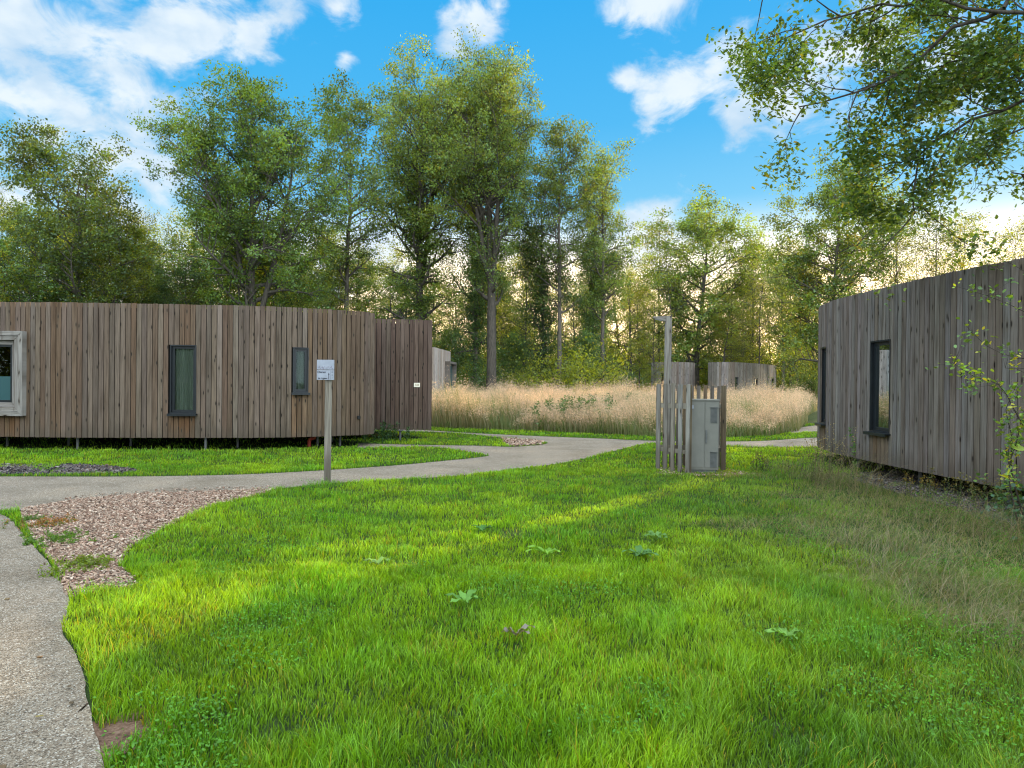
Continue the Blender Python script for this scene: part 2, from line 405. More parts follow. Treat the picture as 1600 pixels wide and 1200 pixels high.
lower = smoothpoly(gpoly(LOWER), .15, False); upper = smoothpoly(gpoly(UPPER), .25, False)
isle_b = smoothpoly(gpoly(ISLE_B), .2); isle_a_edge = smoothpoly(gpoly(ISLE_A), .2, False)
p_end = gp(560, 668)
main_path = np.concatenate([lower, upper, np.array([gp(560, 672)]), smoothpoly(gpoly(ISLE_B[1:]), .2, False), isle_a_edge])
# the path polygon: lower edge left to right, far edge back, round the island, then the lawn tongue edge back to the left
o = sheet('path', main_path, .004, M['path'], .02)
o = sheet('path', dens(near_path, .08), .008, M['path'], .02)
ck = [gp(*p) for p in [(-60,1178),(0,1164),(35,1152),(62,1146),(98,1128),(124,1118),(146,1100)]]
ck = smoothpoly(np.array(ck), .03, False); ck = ck + np.random.default_rng(3).normal(0, .003, ck.shape)
sheet('path_joint', np.concatenate([ck + [0, .003], (ck - [0, .004])[::-1]]), .0125, M['mulch_soil'])
far_bit = [gp(*p) for p in [(1225,673),(1250,668),(1290,663),(1330,660),(1330,668),(1290,673),(1240,677)]]
sheet('path', far_bit, .004, M['path'])
MULCH = [(36,797),(70,790),(120,782),(180,776),(240,772),(330,769),(421,765.5),(405,774),(340,790),(290,810),(240,838),(205,858),(192,885),(212,905),(212,920),(160,924),(112,936),(92,895),(60,850),(40,820)]
mulch = smoothpoly(gpoly(MULCH), .12)
sheet('mulch_ground', mulch, .006, M['mulch_soil'], .02)
SLATE = [(-300,728),(0,727),(120,727),(190,731),(215,737),(150,741),(0,742),(-300,743)]
slate = smoothpoly(gpoly(SLATE), .3)
sheet('slate_ground', slate, .005, M['slate_soil'], .04)
MULCH_B = [(785,685),(850,690),(846,695),(800,698),(790,692)]
mulch_b = np.array(gpoly(MULCH_B)); sheet('mulch_ground', dens(mulch_b, .2), .009, M['mulch_soil'], .05)
slate_r = np.array([(6.3,8.2),(6.2,10.5),(6.15,12.3),(6.3,13.6),(7.6,14),(8.0,12),(8,8.2)])
sheet('slate_ground', dens(slate_r, .2), .005, M['slate_soil'], .08)
mulch_c = np.array([(2.75,13.35),(3.3,13.1),(4.2,13.1),(4.7,13.4),(4.5,14.0),(4.1,14.3),(3.0,14.2)])
sheet('mulch_ground', dens(mulch_c, .2), .005, M['mulch_soil'], .1)
bx_, by_ = gp(182, 1155); an = np.linspace(0, 2 * math.pi, 26)[:-1]
sheet('bare_ground', np.stack([bx_ + np.cos(an) * .26 * (.85 + .25 * np.sin(an * 3)), by_ + np.sin(an) * .34 * (.85 + .2 * np.cos(an * 4))], 1), .003, M['mulch_soil'])
MEADOW = np.array([gp(640,667),gp(760,671.5),gp(850,675),gp(950,679),gp(1025,683),gp(1140,684),gp(1200,682),gp(1248,674),gp(1262,662),gp(1262,650),(20,46),(-2,47),(-4.3,46),(-4.0,36),(-3.8,30)])

# ------------------------------------------------------------------ cabins
class Curve:
    def __init__(s, pts, closed=True):
        s.closed = closed
        P = smoothpoly(pts, .05, closed)
        if closed: P = np.concatenate([P, P[:1]])
        s.P = P; d = np.linalg.norm(np.diff(P, axis=0), axis=1); s.S = np.concatenate([[0], np.cumsum(d)]); s.L = s.S[-1]
        A = .5 * np.sum(P[:-1, 0] * P[1:, 1] - P[1:, 0] * P[:-1, 1]); s.sign = 1 if A > 0 else -1
    def at(s, q):
        q = np.asarray(q, float) % s.L if s.closed else np.clip(q, 0, s.L)
        return np.stack([np.interp(q, s.S, s.P[:, 0]), np.interp(q, s.S, s.P[:, 1])], -1)
    def frame(s, q):
        p = s.at(q); a = s.at(q - .03); b = s.at(q + .03); t = (b - a); t = t / np.linalg.norm(t)
        n = np.array([t[1], -t[0]]) * s.sign                     # outward
        return p, t, n
    def find(s, px, ymax=99):                                     # arc length at which the visible side crosses a photo column
        q = np.arange(0, s.L, .01); p = s.at(q); pp = 800 + F * p[:, 0] / p[:, 1]
        ok = p[:, 1] < ymax
        a = s.at(q - .02); bb = s.at(q + .02); tt = bb - a; nn = np.stack([tt[:, 1], -tt[:, 0]], 1) * s.sign
        vis = (nn * p).sum(1) < 0
        e = np.abs(pp - px) + 1e4 * (~(vis & ok)) ; return q[np.argmin(e)]

def board_colours(n, seed, palette, weights):
    r = np.random.default_rng(seed); pal = np.array(palette); k = r.choice(len(pal), n, p=np.array(weights) / sum(weights))
    return pal[k] * (.88 + .24 * r.random((n, 1))) * (1 + .05 * (r.random((n, 3)) - .5))
GREYBROWN = [(.146,.106,.078),(.160,.120,.090),(.134,.090,.060),(.138,.088,.054),(.126,.094,.072),(.172,.136,.106)]
W_LEFT = [5, 4, 3, 1.1, 3, 1.2]
GREY = [(.160,.134,.115),(.178,.154,.138),(.142,.112,.090),(.150,.132,.122),(.196,.174,.158),(.128,.100,.080)]
W_RIGHT = [5, 4, 2.0, 3, 1.2, 1.5]
DARKB = [(.104,.070,.052),(.114,.079,.060),(.092,.062,.046),(.124,.089,.068)]

def plank_wall(parent, crv, z0, z1, pal, wts, seed, wins=(), s0=0, s1=None, pitch=.1235, name='wall', inner=True, detail=True):
    s1 = crv.L if s1 is None else s1
    n = int(round((s1 - s0) / pitch)); w = (s1 - s0) / n
    cols = board_colours(n, seed, pal, wts); r = np.random.default_rng(seed + 1)
    mb = MB()
    for i in range(n):
        q = s0 + (i + .5) * w; p, tt, nn = crv.frame(q)
        off = r.uniform(-.0025, .0035); tilt = r.uniform(-.0012, .0012)
        segs = [(z0 + r.uniform(-.004, .004), z1 + r.uniform(-.006, .006))]
        below = False
        for (a, b_, wz0, wz1) in wins:
            if a < q < b_:
                lo, hi = segs[0]; segs = [(lo, wz0), (wz1, hi)]; below = True
        for j, (lo, hi) in enumerate(segs):
            c = cols[i].copy()
            if below and j == 0: c = c * np.array([1.05, .86, .66])       # sheltered boards under a sill keep their brown
            ctr = np.array([p[0] + nn[0] * off, p[1] + nn[1] * off, (lo + hi) / 2])
            hw = (w - r.uniform(.013, .019)) / 2
            box(mb, ctr, (tt[0] * hw, tt[1] * hw, 0), (nn[0] * .0125, nn[1] * .0125, 0), (tilt * 1, 0, (hi - lo) / 2), c,
                (r.uniform(0, 50) + 0, r.uniform(0, 50) + (lo + hi) / 2))
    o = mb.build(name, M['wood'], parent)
    return o
def inner_wall(parent, crv, z0, z1, wins, s0=0, s1=None):
    """dark membrane behind the boards, open at the windows; floor slab and roof"""
    s1 = crv.L if s1 is None else s1
    q = np.arange(s0, s1 + .1, .12); cuts = sorted(set([s0, s1] + [x for w in wins for x in (w[0], w[1])]))
    q = np.unique(np.concatenate([q[(q < s1)], cuts]))
    mb = MB()
    for a, b_ in zip(q[:-1], q[1:]):
        pa, ta, na = crv.frame(a); pb, tb, nb = crv.frame(b_); pa = pa - na * .035; pb = pb - nb * .035
        spans = [(z0, z1)]
        for (wa, wb, lo, hi) in wins:
            if wa - 1e-6 <= a and b_ <= wb + 1e-6: spans = [(z0, lo), (hi, z1)]
        for lo, hi in spans:
            mb.add([(*pa, lo), (*pb, lo), (*pb, hi), (*pa, hi)], [[0, 1, 2, 3]])
    mb.build('lining', M['dark_membrane'], parent)
def slab(parent, crv, z, th, mt, name, inset=.04, s0=0, s1=None):
    s1 = crv.L if s1 is None else s1
    q = np.arange(s0, s1, .25); P = []
    for a in q: p, t_, n_ = crv.frame(a); P.append(p - n_ * inset)
    k = len(P); V = [(*p, z) for p in P] + [(*p, z + th) for p in P]
    me = bpy.data.meshes.new(name)
    me.from_pydata(V, [], [list(range(k))[::-1], list(range(k, 2 * k))] + [[i, (i + 1) % k, k + (i + 1) % k, k + i] for i in range(k)])
    return link(name, me, mt, parent)

def window(parent, crv, a, b_, lo, hi, curtain=True, half=False):
    """recessed dark frame, glass, sill and curtain between arc lengths a and b_"""
    pm, tm, nm = crv.frame((a + b_) / 2); pa = crv.at(a); pb = crv.at(b_)
    pc = (pa + pb) / 2; t3 = np.array([*(pb - pa) / np.linalg.norm(pb - pa), 0]); n3 = np.array([*nm, 0]); up = np.array([0, 0, 1.0])
    hw = np.linalg.norm(pb - pa) / 2 - .004; c = np.array([*pc, (lo + hi) / 2]); hh = (hi - lo) / 2 - .004
    mb = MB(); fw = .03
    d0 = c - n3 * .055                                             # reveal lining, 0.13 deep
    box(mb, d0 + t3 * (hw - .012), t3 * .012, n3 * .075, up * hh); box(mb, d0 - t3 * (hw - .012), t3 * .012, n3 * .075, up * hh)
    box(mb, d0 + up * (hh - .012), t3 * (hw - .024), n3 * .075, up * .012); box(mb, d0 - up * (hh - .012), t3 * (hw - .024), n3 * .075, up * .012)
    fi = c - n3 * .07
    W, H = hw - .026, hh - .026
    for sx in (-1, 1): box(mb, fi + t3 * sx * (W - fw), t3 * fw, n3 * .03, up * H)
    for sz in (-1, 1): box(mb, fi + up * sz * (H - fw), t3 * (W - 2 * fw), n3 * .03, up * fw)
    fr = mb.build('window', M['frame'], parent)
    gw, gh = W - 2 * fw, H - 2 * fw
    g = MB(); box(g, fi, t3 * gw, n3 * .006, up * gh); g.build('pane', M['glass'], fr)
    s = MB(); sc = c + n3 * .045 - up * (hh + .014); box(s, sc, t3 * (hw + .035), n3 * .075, up * .013)
    box(s, sc + n3 * .066 - up * .028, t3 * (hw + .035), n3 * .006, up * .016); s.build('sill', M['frame'], fr)
    if curtain:
        k = 40; x = np.linspace(-gw * 1.15, gw * 1.15, k)
        if half:                                                  # drawn to one side of the window
            sg = 1 if (pb[0] / pb[1] > pa[0] / pa[1]) else -1; x = sg * np.linspace(gw * .35, gw * 1.1, k)
        dd = .02 * np.sin(np.arange(k) * 1.3) + .008 * np.sin(np.arange(k) * 3.1)
        base = fi - n3 * .045
        P = base + x[:, None] * t3 + dd[:, None] * n3
        V = np.concatenate([P - up * gh * 1.05, P + up * gh * 1.05]); i = np.arange(k - 1)
        cu = MB(); cu.add(V, np.stack([i, i + 1, k + i + 1, k + i], 1)); cu.build('curtain', M['curtain'], fr, True)
    return fr
def stilts(parent, pts, h):
    for (x, y) in pts:
        mb = MB(); tube(mb, [(x, y, -.05), (x, y, h)], [.032, .032], 8); box(mb, (x, y, h - .012), (.09, 0, 0), (0, .09, 0), (0, 0, .01))
        mb.build('stilt', M['steel'], parent)

Z0, Z1 = .30, 3.50
# --- left cabin
Lp = [(-15.5,16.95),(-12.17,16.74),(-10.3,16.7),(-7.7,16.9),(-6.2,17.12),(-5.1,17.5),(-4.35,17.95),(-3.78,18.42),(-3.85,19.2),(-5.2,20.3),(-8,21.9),(-12,22.6),(-16.5,21.6),(-19,19.5),(-18.3,17.7)]
cL = Curve(Lp)
left = tagged(empty('round_cabin', (-9, 19, 0)), 'long brown timber cabin with two narrow windows and a boxed window, behind the signpost', 'cabin', 'curved timber cabins on stilts')
def reparent_world(root):
    """children are built in world space; keep them there under the moved empty"""
    for ch in COL.objects:
        if ch.parent == root and ch.matrix_parent_inverse == Matrix.Identity(4):
            ch.matrix_parent_inverse = Matrix.Translation(-root.location)
wl = []
for (xa, xb, lo, hi) in [(265.5, 307, .88, 2.53), (457, 482, 1.40, 2.52)]:
    a, b_ = sorted((cL.find(xa, 19), cL.find(xb, 19))); wl.append((a, b_, lo, hi))
ba, bb = sorted((cL.find(-75, 19), cL.find(34, 19))); bay = (ba, bb, .93, 2.68)
plank_wall(left, cL, Z0, Z1, GREYBROWN, W_LEFT, 3, wl + [bay])
inner_wall(left, cL, Z0 + .03, Z1 - .10, wl + [bay])
slab(left, cL, Z0 + .02, .18, M['dark_membrane'], 'floor_slab'); slab(left, cL, Z1 - .34, .1, M['roofing'], 'roof')
for w in wl: window(left, cL, *w)
# boxed window that juts out of the wall at the left
p, t2, n2 = cL.frame((ba + bb) / 2); T = np.array([*t2, 0]); Nn = np.array([*n2, 0]); U = np.array([0, 0, 1.0])
hw = (bb - ba) / 2; c0 = np.array([*p, (bay[2] + bay[3]) / 2]); hh = (bay[3] - bay[2]) / 2
mb = MB(); r_ = random.Random(4)
def mitred(mb, c, hw, hh, w0, w1, n_out, th, col):
    """picture-frame ring between rectangle offsets w0 (inner) and w1 (outer), mitred corners"""
    def ring(w, dn): return [c + T * sx * (hw + w) + U * sz * (hh + w) + Nn * dn for sx, sz in ((-1,-1),(1,-1),(1,1),(-1,1))]
    fi, fo, bi, bo = ring(w0, n_out), ring(w1, n_out), ring(w0, n_out - th), ring(w1, n_out - th)
    for k in range(4):
        j = (k + 1) % 4; g = .003
        sh = (fo[j] - fo[k]) / np.linalg.norm(fo[j] - fo[k]) * g
        V = [fi[k]+sh, fi[j]-sh, fo[j]-sh, fo[k]+sh, bi[k]+sh, bi[j]-sh, bo[j]-sh, bo[k]+sh]
        cc = np.array(col) * (1 + .12 * r_.uniform(-1, 1)); L_ = np.linalg.norm(fo[j] - fo[k])
        uv = np.array([(0,0),(0,L_),(.1,L_),(.1,0)] * 2) + r_.uniform(0, 40)
        mb.add(V, BOXF, cc, uv)
mitred(mb, c0, hw, hh, .02, .125, .17, .2, (.27,.25,.225))
mitred(mb, c0, hw, hh, -.085, .014, .15, .14, (.25,.23,.205))
mitred(mb, c0, hw, hh, -.19, -.09, .07, .03, (.24,.22,.20))
bx = mb.build('window', M['wood'], left); bx['label'] = 'jutting window boxed in mitred grey boards'
mb = MB()
for sx in (-1, 1): box(mb, c0 + T * sx * (hw - .215) + Nn * .02, T * .03, Nn * .03, U * (hh - .19))
for sz in (-1, 1): box(mb, c0 + U * sz * (hh - .215) + Nn * .02, T * (hw - .245), Nn * .03, U * .03)
mb.build('sash', M['frame'], bx)
mb = MB(); box(mb, c0 + U * (hh * .3), T * (hw - .245), Nn * .006, U * (hh * .70 - .245)); mb.build('pane', M['glass'], bx)
mb = MB(); box(mb, c0 - U * (hh * .40), T * (hw - .245), Nn * .007, U * (hh * .6 - .245)); mb.build('frosted_pane', M['frosted'], bx)
stilts(left, [gp(122, 702), gp(322, 703), gp(12, 697), gp(108, 696), gp(372, 699), gp(497, 697), gp(532, 697), gp(205, 697)] + [(-14,17.6),(-16,20),(-12,21.5),(-8,21),(-5,19.6)], Z0 + .02)
mb = MB(); x0, y0 = gp(484, 699); tube(mb, [(x0, y0, .02), (x0, y0, .17), (x0 + .03, y0, .22), (x0 + .12, y0, .23), (x0+.15, y0, .33)], .045, 10)
mb.build('drain_pipe', M['red_pipe'], left, True)
mb = MB(); a = cL.find(560, 19); p, t2, n2 = cL.frame(a); box(mb, (p[0] + n2[0]*.03, p[1] + n2[1]*.03, .76), (t2[0]*.035, t2[1]*.035, 0), (n2[0]*.03, n2[1]*.03, 0), (0, 0, .04)); mb.build('vent_cap', M['black'], left)
# entrance wing with the darker boards
Wp = [(-6.5,19.95),(-5.0,20.25),(-3.8,20.45),(-2.46,20.80),(-2.62,21.05),(-3.6,22.6),(-5.5,24.2),(-8,24.3),(-8.5,22.5)]
cW = Curve(Wp)
plank_wall(left, cW, Z0 - .03, 3.51, DARKB, [3, 3, 2, 1], 12, (), pitch=.135, name='entrance_wall')
inner_wall(left, cW, Z0, 3.38, ()); slab(left, cW, Z0, .18, M['dark_membrane'], 'floor_slab'); slab(left, cW, 3.1, .1, M['roofing'], 'roof')
stilts(left, [gp(626, 688), (-3.2, 21.8), (-4.6,23)], Z0)
a = cW.find(651, 21.5); p, t2, n2 = cW.frame(a); t3 = np.array([*t2, 0]); n3 = np.array([*n2, 0])
if t3[0] < 0: t3 = -t3
pz = wz(651, 601.5, p[1])
mb = MB(); box(mb, np.array([*p, pz]) + n3 * .025, t3 * .088, n3 * .006, (0, 0, .062)); pl = mb.build('number_plate', M['plate'], left); pl['label'] = 'small cream number plate'
def text(name, body, size, origin, right, mt, parent, up=(0, 0, 1)):
    cu = bpy.data.curves.new(name, 'FONT'); cu.body = body; cu.size = size; cu.extrude = .0008; cu.offset = size * .022; cu.align_x = 'CENTER'; cu.align_y = 'CENTER'
    me = None
    o = bpy.data.objects.new(name, cu); COL.objects.link(o); dg = bpy.context.evaluated_depsgraph_get()
    me = bpy.data.meshes.new_from_object(o.evaluated_get(dg)); bpy.data.objects.remove(o)
    x = Vector(right).normalized(); y = Vector(up); z = x.cross(y)
    Mx = Matrix(((x[0], y[0], z[0], origin[0]), (x[1], y[1], z[1], origin[1]), (x[2], y[2], z[2], origin[2]), (0, 0, 0, 1)))
    me.transform(Mx); me.materials.clear(); o = link(name, me, mt, parent); return o
text('lettering', '132', .075, np.array([*p, pz]) + n3 * .033, t3, M['plate_ink'], pl)
reparent_world(left)
for ch in list(COL.objects):
    pass

# --- right cabin
Rp = [(7.12,16.35),(6.80,15.1),(6.72,13.9),(6.74,12.6),(6.83,11.0),(7.03,9.67),(7.5,8.2),(8.6,7.1),(10.8,6.9),(13,8),(13.8,11),(13.4,14.5),(11.8,17.2),(9.6,18.4),(7.95,17.75)]
cR = Curve(Rp)
right = tagged(empty('round_cabin', (10, 12, 0)), 'grey timber cabin with a tall narrow window and a bramble shrub against its wall', 'cabin', 'curved timber cabins on stilts')
wr = []
for (xa, xb, lo, hi, ym) in [(1360, 1392, .86, 2.55, 16.3), (1282.5, 1288, .86, 2.55, 17)]:
    a, b_ = sorted((cR.find(xa, ym), cR.find(xb, ym)))
    if ym == 17: b_ = a + .55
    wr.append((a, b_, lo, hi))
plank_wall(right, cR, Z0, Z1, GREY, W_RIGHT, 21, wr)
inner_wall(right, cR, Z0 + .03, Z1 - .1, wr)
slab(right, cR, Z0 + .02, .18, M['dark_membrane'], 'floor_slab'); slab(right, cR, Z1 - .34, .1, M['roofing'], 'roof')
for w in wr: window(right, cR, *w, half=True)
stilts(right, [(7.2, 14.6), (7.15, 12.3), (7.3, 10.3), (8.6, 8.2), (9.5, 15.5), (11, 12), (11, 9)], Z0 + .02)
reparent_world(right)

# --- far cabins
def far_cabin(label, pts, seed, wins, z1=Z1, pal=GREY, boxed=None, pale=1.8):
    c = Curve(pts); ctr = np.mean(pts, 0)
    root = tagged(empty('round_cabin', (ctr[0], ctr[1], 0)), label, 'cabin', 'curved timber cabins on stilts')
    ww = []
    for (xa, xb, lo, hi) in wins:
        a, b_ = sorted((c.find(xa), c.find(xb))); ww.append((a, b_, lo, hi))
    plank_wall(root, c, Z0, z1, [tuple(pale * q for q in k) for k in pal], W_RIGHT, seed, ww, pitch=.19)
    inner_wall(root, c, Z0, z1 - .1, ww); slab(root, c, Z0 + .02, .15, M['dark_membrane'], 'floor_slab'); slab(root, c, z1 - .34, .1, M['roofing'], 'roof')
    for w in ww: window(root, c, *w, curtain=False)
    stilts(root, [tuple(ctr + (np.array(q) - ctr) * .8) for q in pts[::2]], Z0 + .02)
    if boxed: boxed(root, c)
    reparent_world(root); return root
def third_box(root, c):
    a = c.find(700); p, t2, n2 = c.frame(a); t3 = np.array([*t2, 0]); n3 = np.array([*n2, 0]); mb = MB(); cz = 1.85; q = np.array([*p, cz])
    for sx in (-1, 1): box(mb, q + t3 * sx * 1.35 + n3 * .12, t3 * .09, n3 * .2, (0, 0, 1.0), (.17,.15,.13), (3, 5))
    for sz in (-1, 1): box(mb, q + n3 * .12 + np.array([0, 0, sz * .93]), t3 * 1.26, n3 * .2, (0, 0, .07), (.19,.17,.15), (7, 9))
    w = mb.build('window', M['wood'], root)
    mb = MB(); box(mb, q + n3 * .07, t3 * 1.26, n3 * .01, (0, 0, .86)); mb.build('pane', M['frosted'], w)
far_cabin('pale sunlit cabin partly hidden behind the dark entrance wall, edge of the tall grass', [(-8,35.5),(-5.2,36.0),(-4.35,37.2),(-4.1,39.5),(-3.95,42.0),(-3.92,44.6),(-4.6,47),(-7,48),(-10,46),(-11,40)], 31, [], boxed=third_box, pale=2.6)  # board palette lightened to stand in for the light on this wall
ax = lambda px, Z: wx(px, Z)
far_cabin('far rounded grey cabin behind the lamp post, smaller of the two across the tall grass', [(ax(1021,62),63),(ax(1030,60.6),60.6),(ax(1050,60.0),60.0),(ax(1070,60.2),60.2),(ax(1083,61.2),61.2),(ax(1085,63),63),(ax(1078,65.5),65.5),(ax(1050,67.5),67.5),(ax(1026,66),66)], 41,
          [(1033, 1037, 1.0, 2.5), (1022, 1024, 1.0, 2.5)], z1=3.45)
far_cabin('far rounded grey cabin with slit windows, wider of the two across the tall grass', [(ax(1109,59.5),60),(ax(1112,58),58),(ax(1125,56.8),56.8),(ax(1150,57.2),57.2),(ax(1180,60),60),(ax(1202,64),64),(ax(1211,68),68),(ax(1209,71),71),(ax(1180,73),73),(ax(1130,70),70),(ax(1111,64),64)], 43,
          [(1148.5, 1153.5, 1.0, 2.2), (1179.5, 1183.5, .9, 2.15), (1206, 1208.5, .9, 2.2)], z1=3.4)

# ------------------------------------------------------------------ signpost, lamp, fence, cabinet
WC = (.27, .24, .19)
sx, sy = gp(513, 755)
sign = tagged(empty('sign_post', (sx, sy, 0)), 'square wooden post with a small pale two-part direction sign beside the path', 'signpost')
mb = MB(); rot = math.radians(20); ca, sa = math.cos(rot), math.sin(rot); h = wz(513, 566, sy)
box(mb, (0, 0, h/2 - .04), (.052*ca, .052*sa, 0), (-.052*sa, .052*ca, 0), (.004, 0, h/2 + .04), (.23,.205,.17), (3, 3)); mb.build('post', M['wood'], sign)
scz = (wz(513, 562, sy) + wz(513, 594, sy)) / 2; sh = (wz(513, 562, sy) - wz(513, 594, sy)) / 2
X = np.array([math.cos(.05), math.sin(.05), 0]); Yv = np.array([-X[1], X[0], 0]); off = np.array([-.025, -.085, 0]); swd = .142
for k, (cz, hh_) in enumerate([(scz + sh * .5, sh * .475), (scz - sh * .5, sh * .475)]):
    mb = MB(); box(mb, off + np.array([0, 0, cz]), X * swd, Yv * .008, (0, 0, hh_)); o = mb.build('sign_panel', M['sign_white'], sign)
    if k == 0:
        mm = MB()
        for q in range(14): box(mm, off + X * (-.12 + .018*q) - Yv * .0095 + np.array([0, 0, cz - .05 + .013*math.sin(q*2.3)]), X * .004, Yv * .0008, (0, 0, .012 + .008*math.sin(q*1.7)))
        mm.build('faded_lettering', M['plate_ink'] if False else simple('faded_ink', (.20,.17,.22), .7), o)
    else:
        text('lettering', 'Dieren', .050, off + X * -.062 - Yv * .009 + np.array([0, 0, cz + .047]), X, M['sign_ink'], o)
        text('lettering', 'de Logees', .038, off + X * -.045 - Yv * .009 + np.array([0, 0, cz - .055]), X, M['sign_ink'], o)
        mm = MB()
        box(mm, off + X * .055 - Yv * .0095 + np.array([0, 0, cz - .03]), X * .005, Yv * .0008, (0, 0, .042))
        mm.add([off + X*.041 - Yv*.0102 + np.array([0,0,cz+.008]), off + X*.069 - Yv*.0102 + np.array([0,0,cz+.008]), off + X*.055 - Yv*.0102 + np.array([0,0,cz+.035])], [[0,1,2]])
        box(mm, off + X * .080 - Yv * .0092 + np.array([0, 0, cz]), X * .0012, Yv * .0008, (0, 0, hh_ * .9)); mm.build('arrow', M['sign_ink'], o)
        for q, s_ in enumerate(('6', '5', '1')): text('lettering', s_, .040, off + X * .110 - Yv * .009 + np.array([0, 0, cz + .05 - .05*q]), X, simple('sign_ink_pale', (.14,.15,.18), .6), o)

LZ = 17.0
lamp = tagged(empty('street_lamp', (wx(1043, LZ), LZ, 0)), 'tall wooden lamp post with a short side arm behind the slatted screen', 'street lamp')
lh = wz(1043, 494, LZ); mb = MB()
box(mb, (0, 0, lh/2 - .02), (.068, 0, 0), (0, .068, 0), (0, 0, lh/2 + .02), (.27,.25,.22), (5, 1)); mb.build('pole', M['wood'], lamp)
mb = MB(); V = np.array([(-.36,-.05,lh-.05),(-.07,-.05,lh-.13),(-.07,.05,lh-.13),(-.36,.05,lh-.05),(-.36,-.05,lh-.012),(-.07,-.05,lh-.003),(-.07,.05,lh-.003),(-.36,.05,lh-.012)])
mb.add(V, BOXF, (.24,.225,.20), np.random.default_rng(1).random((8, 2))); arm = mb.build('arm', M['wood'], lamp)
mb = MB(); box(mb, (-.24,0,lh-.094), (.075,0,-.02), (0,.035,0), (0,0,.006)); mb.build('lamp_lens', M['sign_white'], arm)

fence = tagged(empty('slatted_screen', (3.3, 13.8, 0)), 'vertical wooden slat screen standing around the grey utility cabinet', 'slatted fence')
def slat(p, t2, w, th, h, col, k, z0=-.05):
    mb = MB(); box(mb, (p[0], p[1], (h + z0) / 2), (t2[0]*w, t2[1]*w, 0), (-t2[1]*th, t2[0]*th, 0), (0, 0, (h - z0)/2), col, (k * 3.1, k * 1.7)); return mb.build('slat', M['wood'], fence)
A0 = np.array([wx(1029.5, 13.95), 13.95]); A1 = np.array([wx(1075.5, 13.30), 13.30]); tA = (A1 - A0) / np.linalg.norm(A1 - A0); nA = np.array([tA[1], -tA[0]])
tints = [(.20,.185,.16),(.185,.165,.14),(.21,.185,.15),(.23,.22,.20),(.25,.235,.205)]
for k in range(5): slat(A0 + (A1 - A0) * k / 4, tA * .9 + np.array([.1, 0]), .046 + .002*(k%2), .012, 1.705 + .01*((k*7)%3), tints[k], k)
slat(A1 + np.array([.045, .045]), np.array([0, 1.0]), .045, .03, 1.69, (.15,.115,.07), 9)           # corner post
B0 = np.array([wx(1030, 14.35), 14.45]); B1 = np.array([wx(1134, 14.45), 14.45]); tB = (B1 - B0) / np.linalg.norm(B1 - B0)
for k in range(10): slat(B0 + (B1 - B0) * (k + .0) / 10.0, tB, .036, .011, 1.675 + .008*((k*5)%3), [(.15,.13,.11),(.17,.125,.08),(.14,.125,.11)][k % 3], 20 + k)
pR = np.array([wx(1131.5, 13.72), 13.74]); slat(pR, np.array([1.0, 0]), .046, .028, wz(1131, 602.5, 13.72), (.15,.115,.075), 40)
def rail(a, b_, z, col=(.23,.205,.16)):
    mb = MB(); d = b_ - a; L_ = np.linalg.norm(d); d = d / L_; c = (a + b_) / 2
    box(mb, (c[0], c[1], z), (-d[1]*.018, d[0]*.018, 0), (0, 0, .04), (d[0]*L_/2, d[1]*L_/2, 0), col, (z, L_)); mb.build('rail', M['wood'], fence)
back = np.array([-nA[0], -nA[1]])
if back[1] < 0: back = -back
for z in (.42, 1.28):
    rail(A0 + back * .034, A1 + back * .034, z); rail(B0 - np.array([0, .034]), B1 - np.array([0, .034]), z); rail(pR + np.array([.0, .03]), np.array([pR[0], 14.40]), z)
reparent_world(fence)

cabn = tagged(empty('utility_cabinet', (wx(1101, 13.5), 13.62, 0), math.radians(-4)), 'grey metal utility cabinet with two louvred vents inside the slatted screen', 'utility cabinet')
W_, D_, H_ = .272, .17, 1.40
mb = MB(); box(mb, (0, 0, .08 + (H_-.08)/2), (W_, 0, 0), (0, D_, 0), (0, 0, (H_-.08)/2)); body = mb.build('housing', M['cabinet'], cabn)
mb = MB(); box(mb, (0, 0, .04), (W_-.03, 0, 0), (0, D_-.03, 0), (0, 0, .045)); mb.build('plinth', M['cabinet_dark'], cabn)
mb = MB(); box(mb, (0, -.004, H_+.012), (W_+.012, 0, 0), (0, D_+.016, 0), (0, 0, .012)); mb.build('lid', M['cabinet'], cabn)
for sgn in (-1, 1):
    wd = .135 if sgn < 0 else .128; cx = -W_ + .136 if sgn < 0 else W_ - .132
    mb = MB(); box(mb, (cx, -D_-.006, .12 + (H_-.15)/2), (wd-.003, 0, 0), (0, .006, 0), (0, 0, (H_-.16)/2)); d_ = mb.build('door', M['cabinet'], cabn)
    if sgn > 0:
        for zc in (1.12, .27):
            mb = MB(); box(mb, (cx+.035, -D_-.018, zc), (.062, 0, 0), (0, .006, 0), (0, 0, .145))
            for q in range(16): box(mb, (cx+.035, -D_-.029, zc-.125+q*.0165), (.052, 0, 0), (0, .004, -.003), (0, .001, .003))
            box(mb, (cx+.035, -D_-.034, zc+.150), (.068, 0, 0), (0, .022, -.004), (0, 0, .006)); mb.build('vent', M['cabinet_dark'], d_)
        mb = MB(); box(mb, (cx-.105, -D_-.026, .72), (.014, 0, 0), (0, .013, 0), (0, 0, .125)); box(mb, (cx-.105, -D_-.043, .76), (.007, 0, 0), (0, .006, 0), (0, 0, .075)); mb.build('handle', M['cabinet_dark'], d_)
    else:
        mb = MB(); box(mb, (cx-.09, -D_-.0145, H_-.12), (.022, 0, 0), (0, .002, 0), (0, 0, .035)); mb.build('sticker', M['sign_white'], d_)


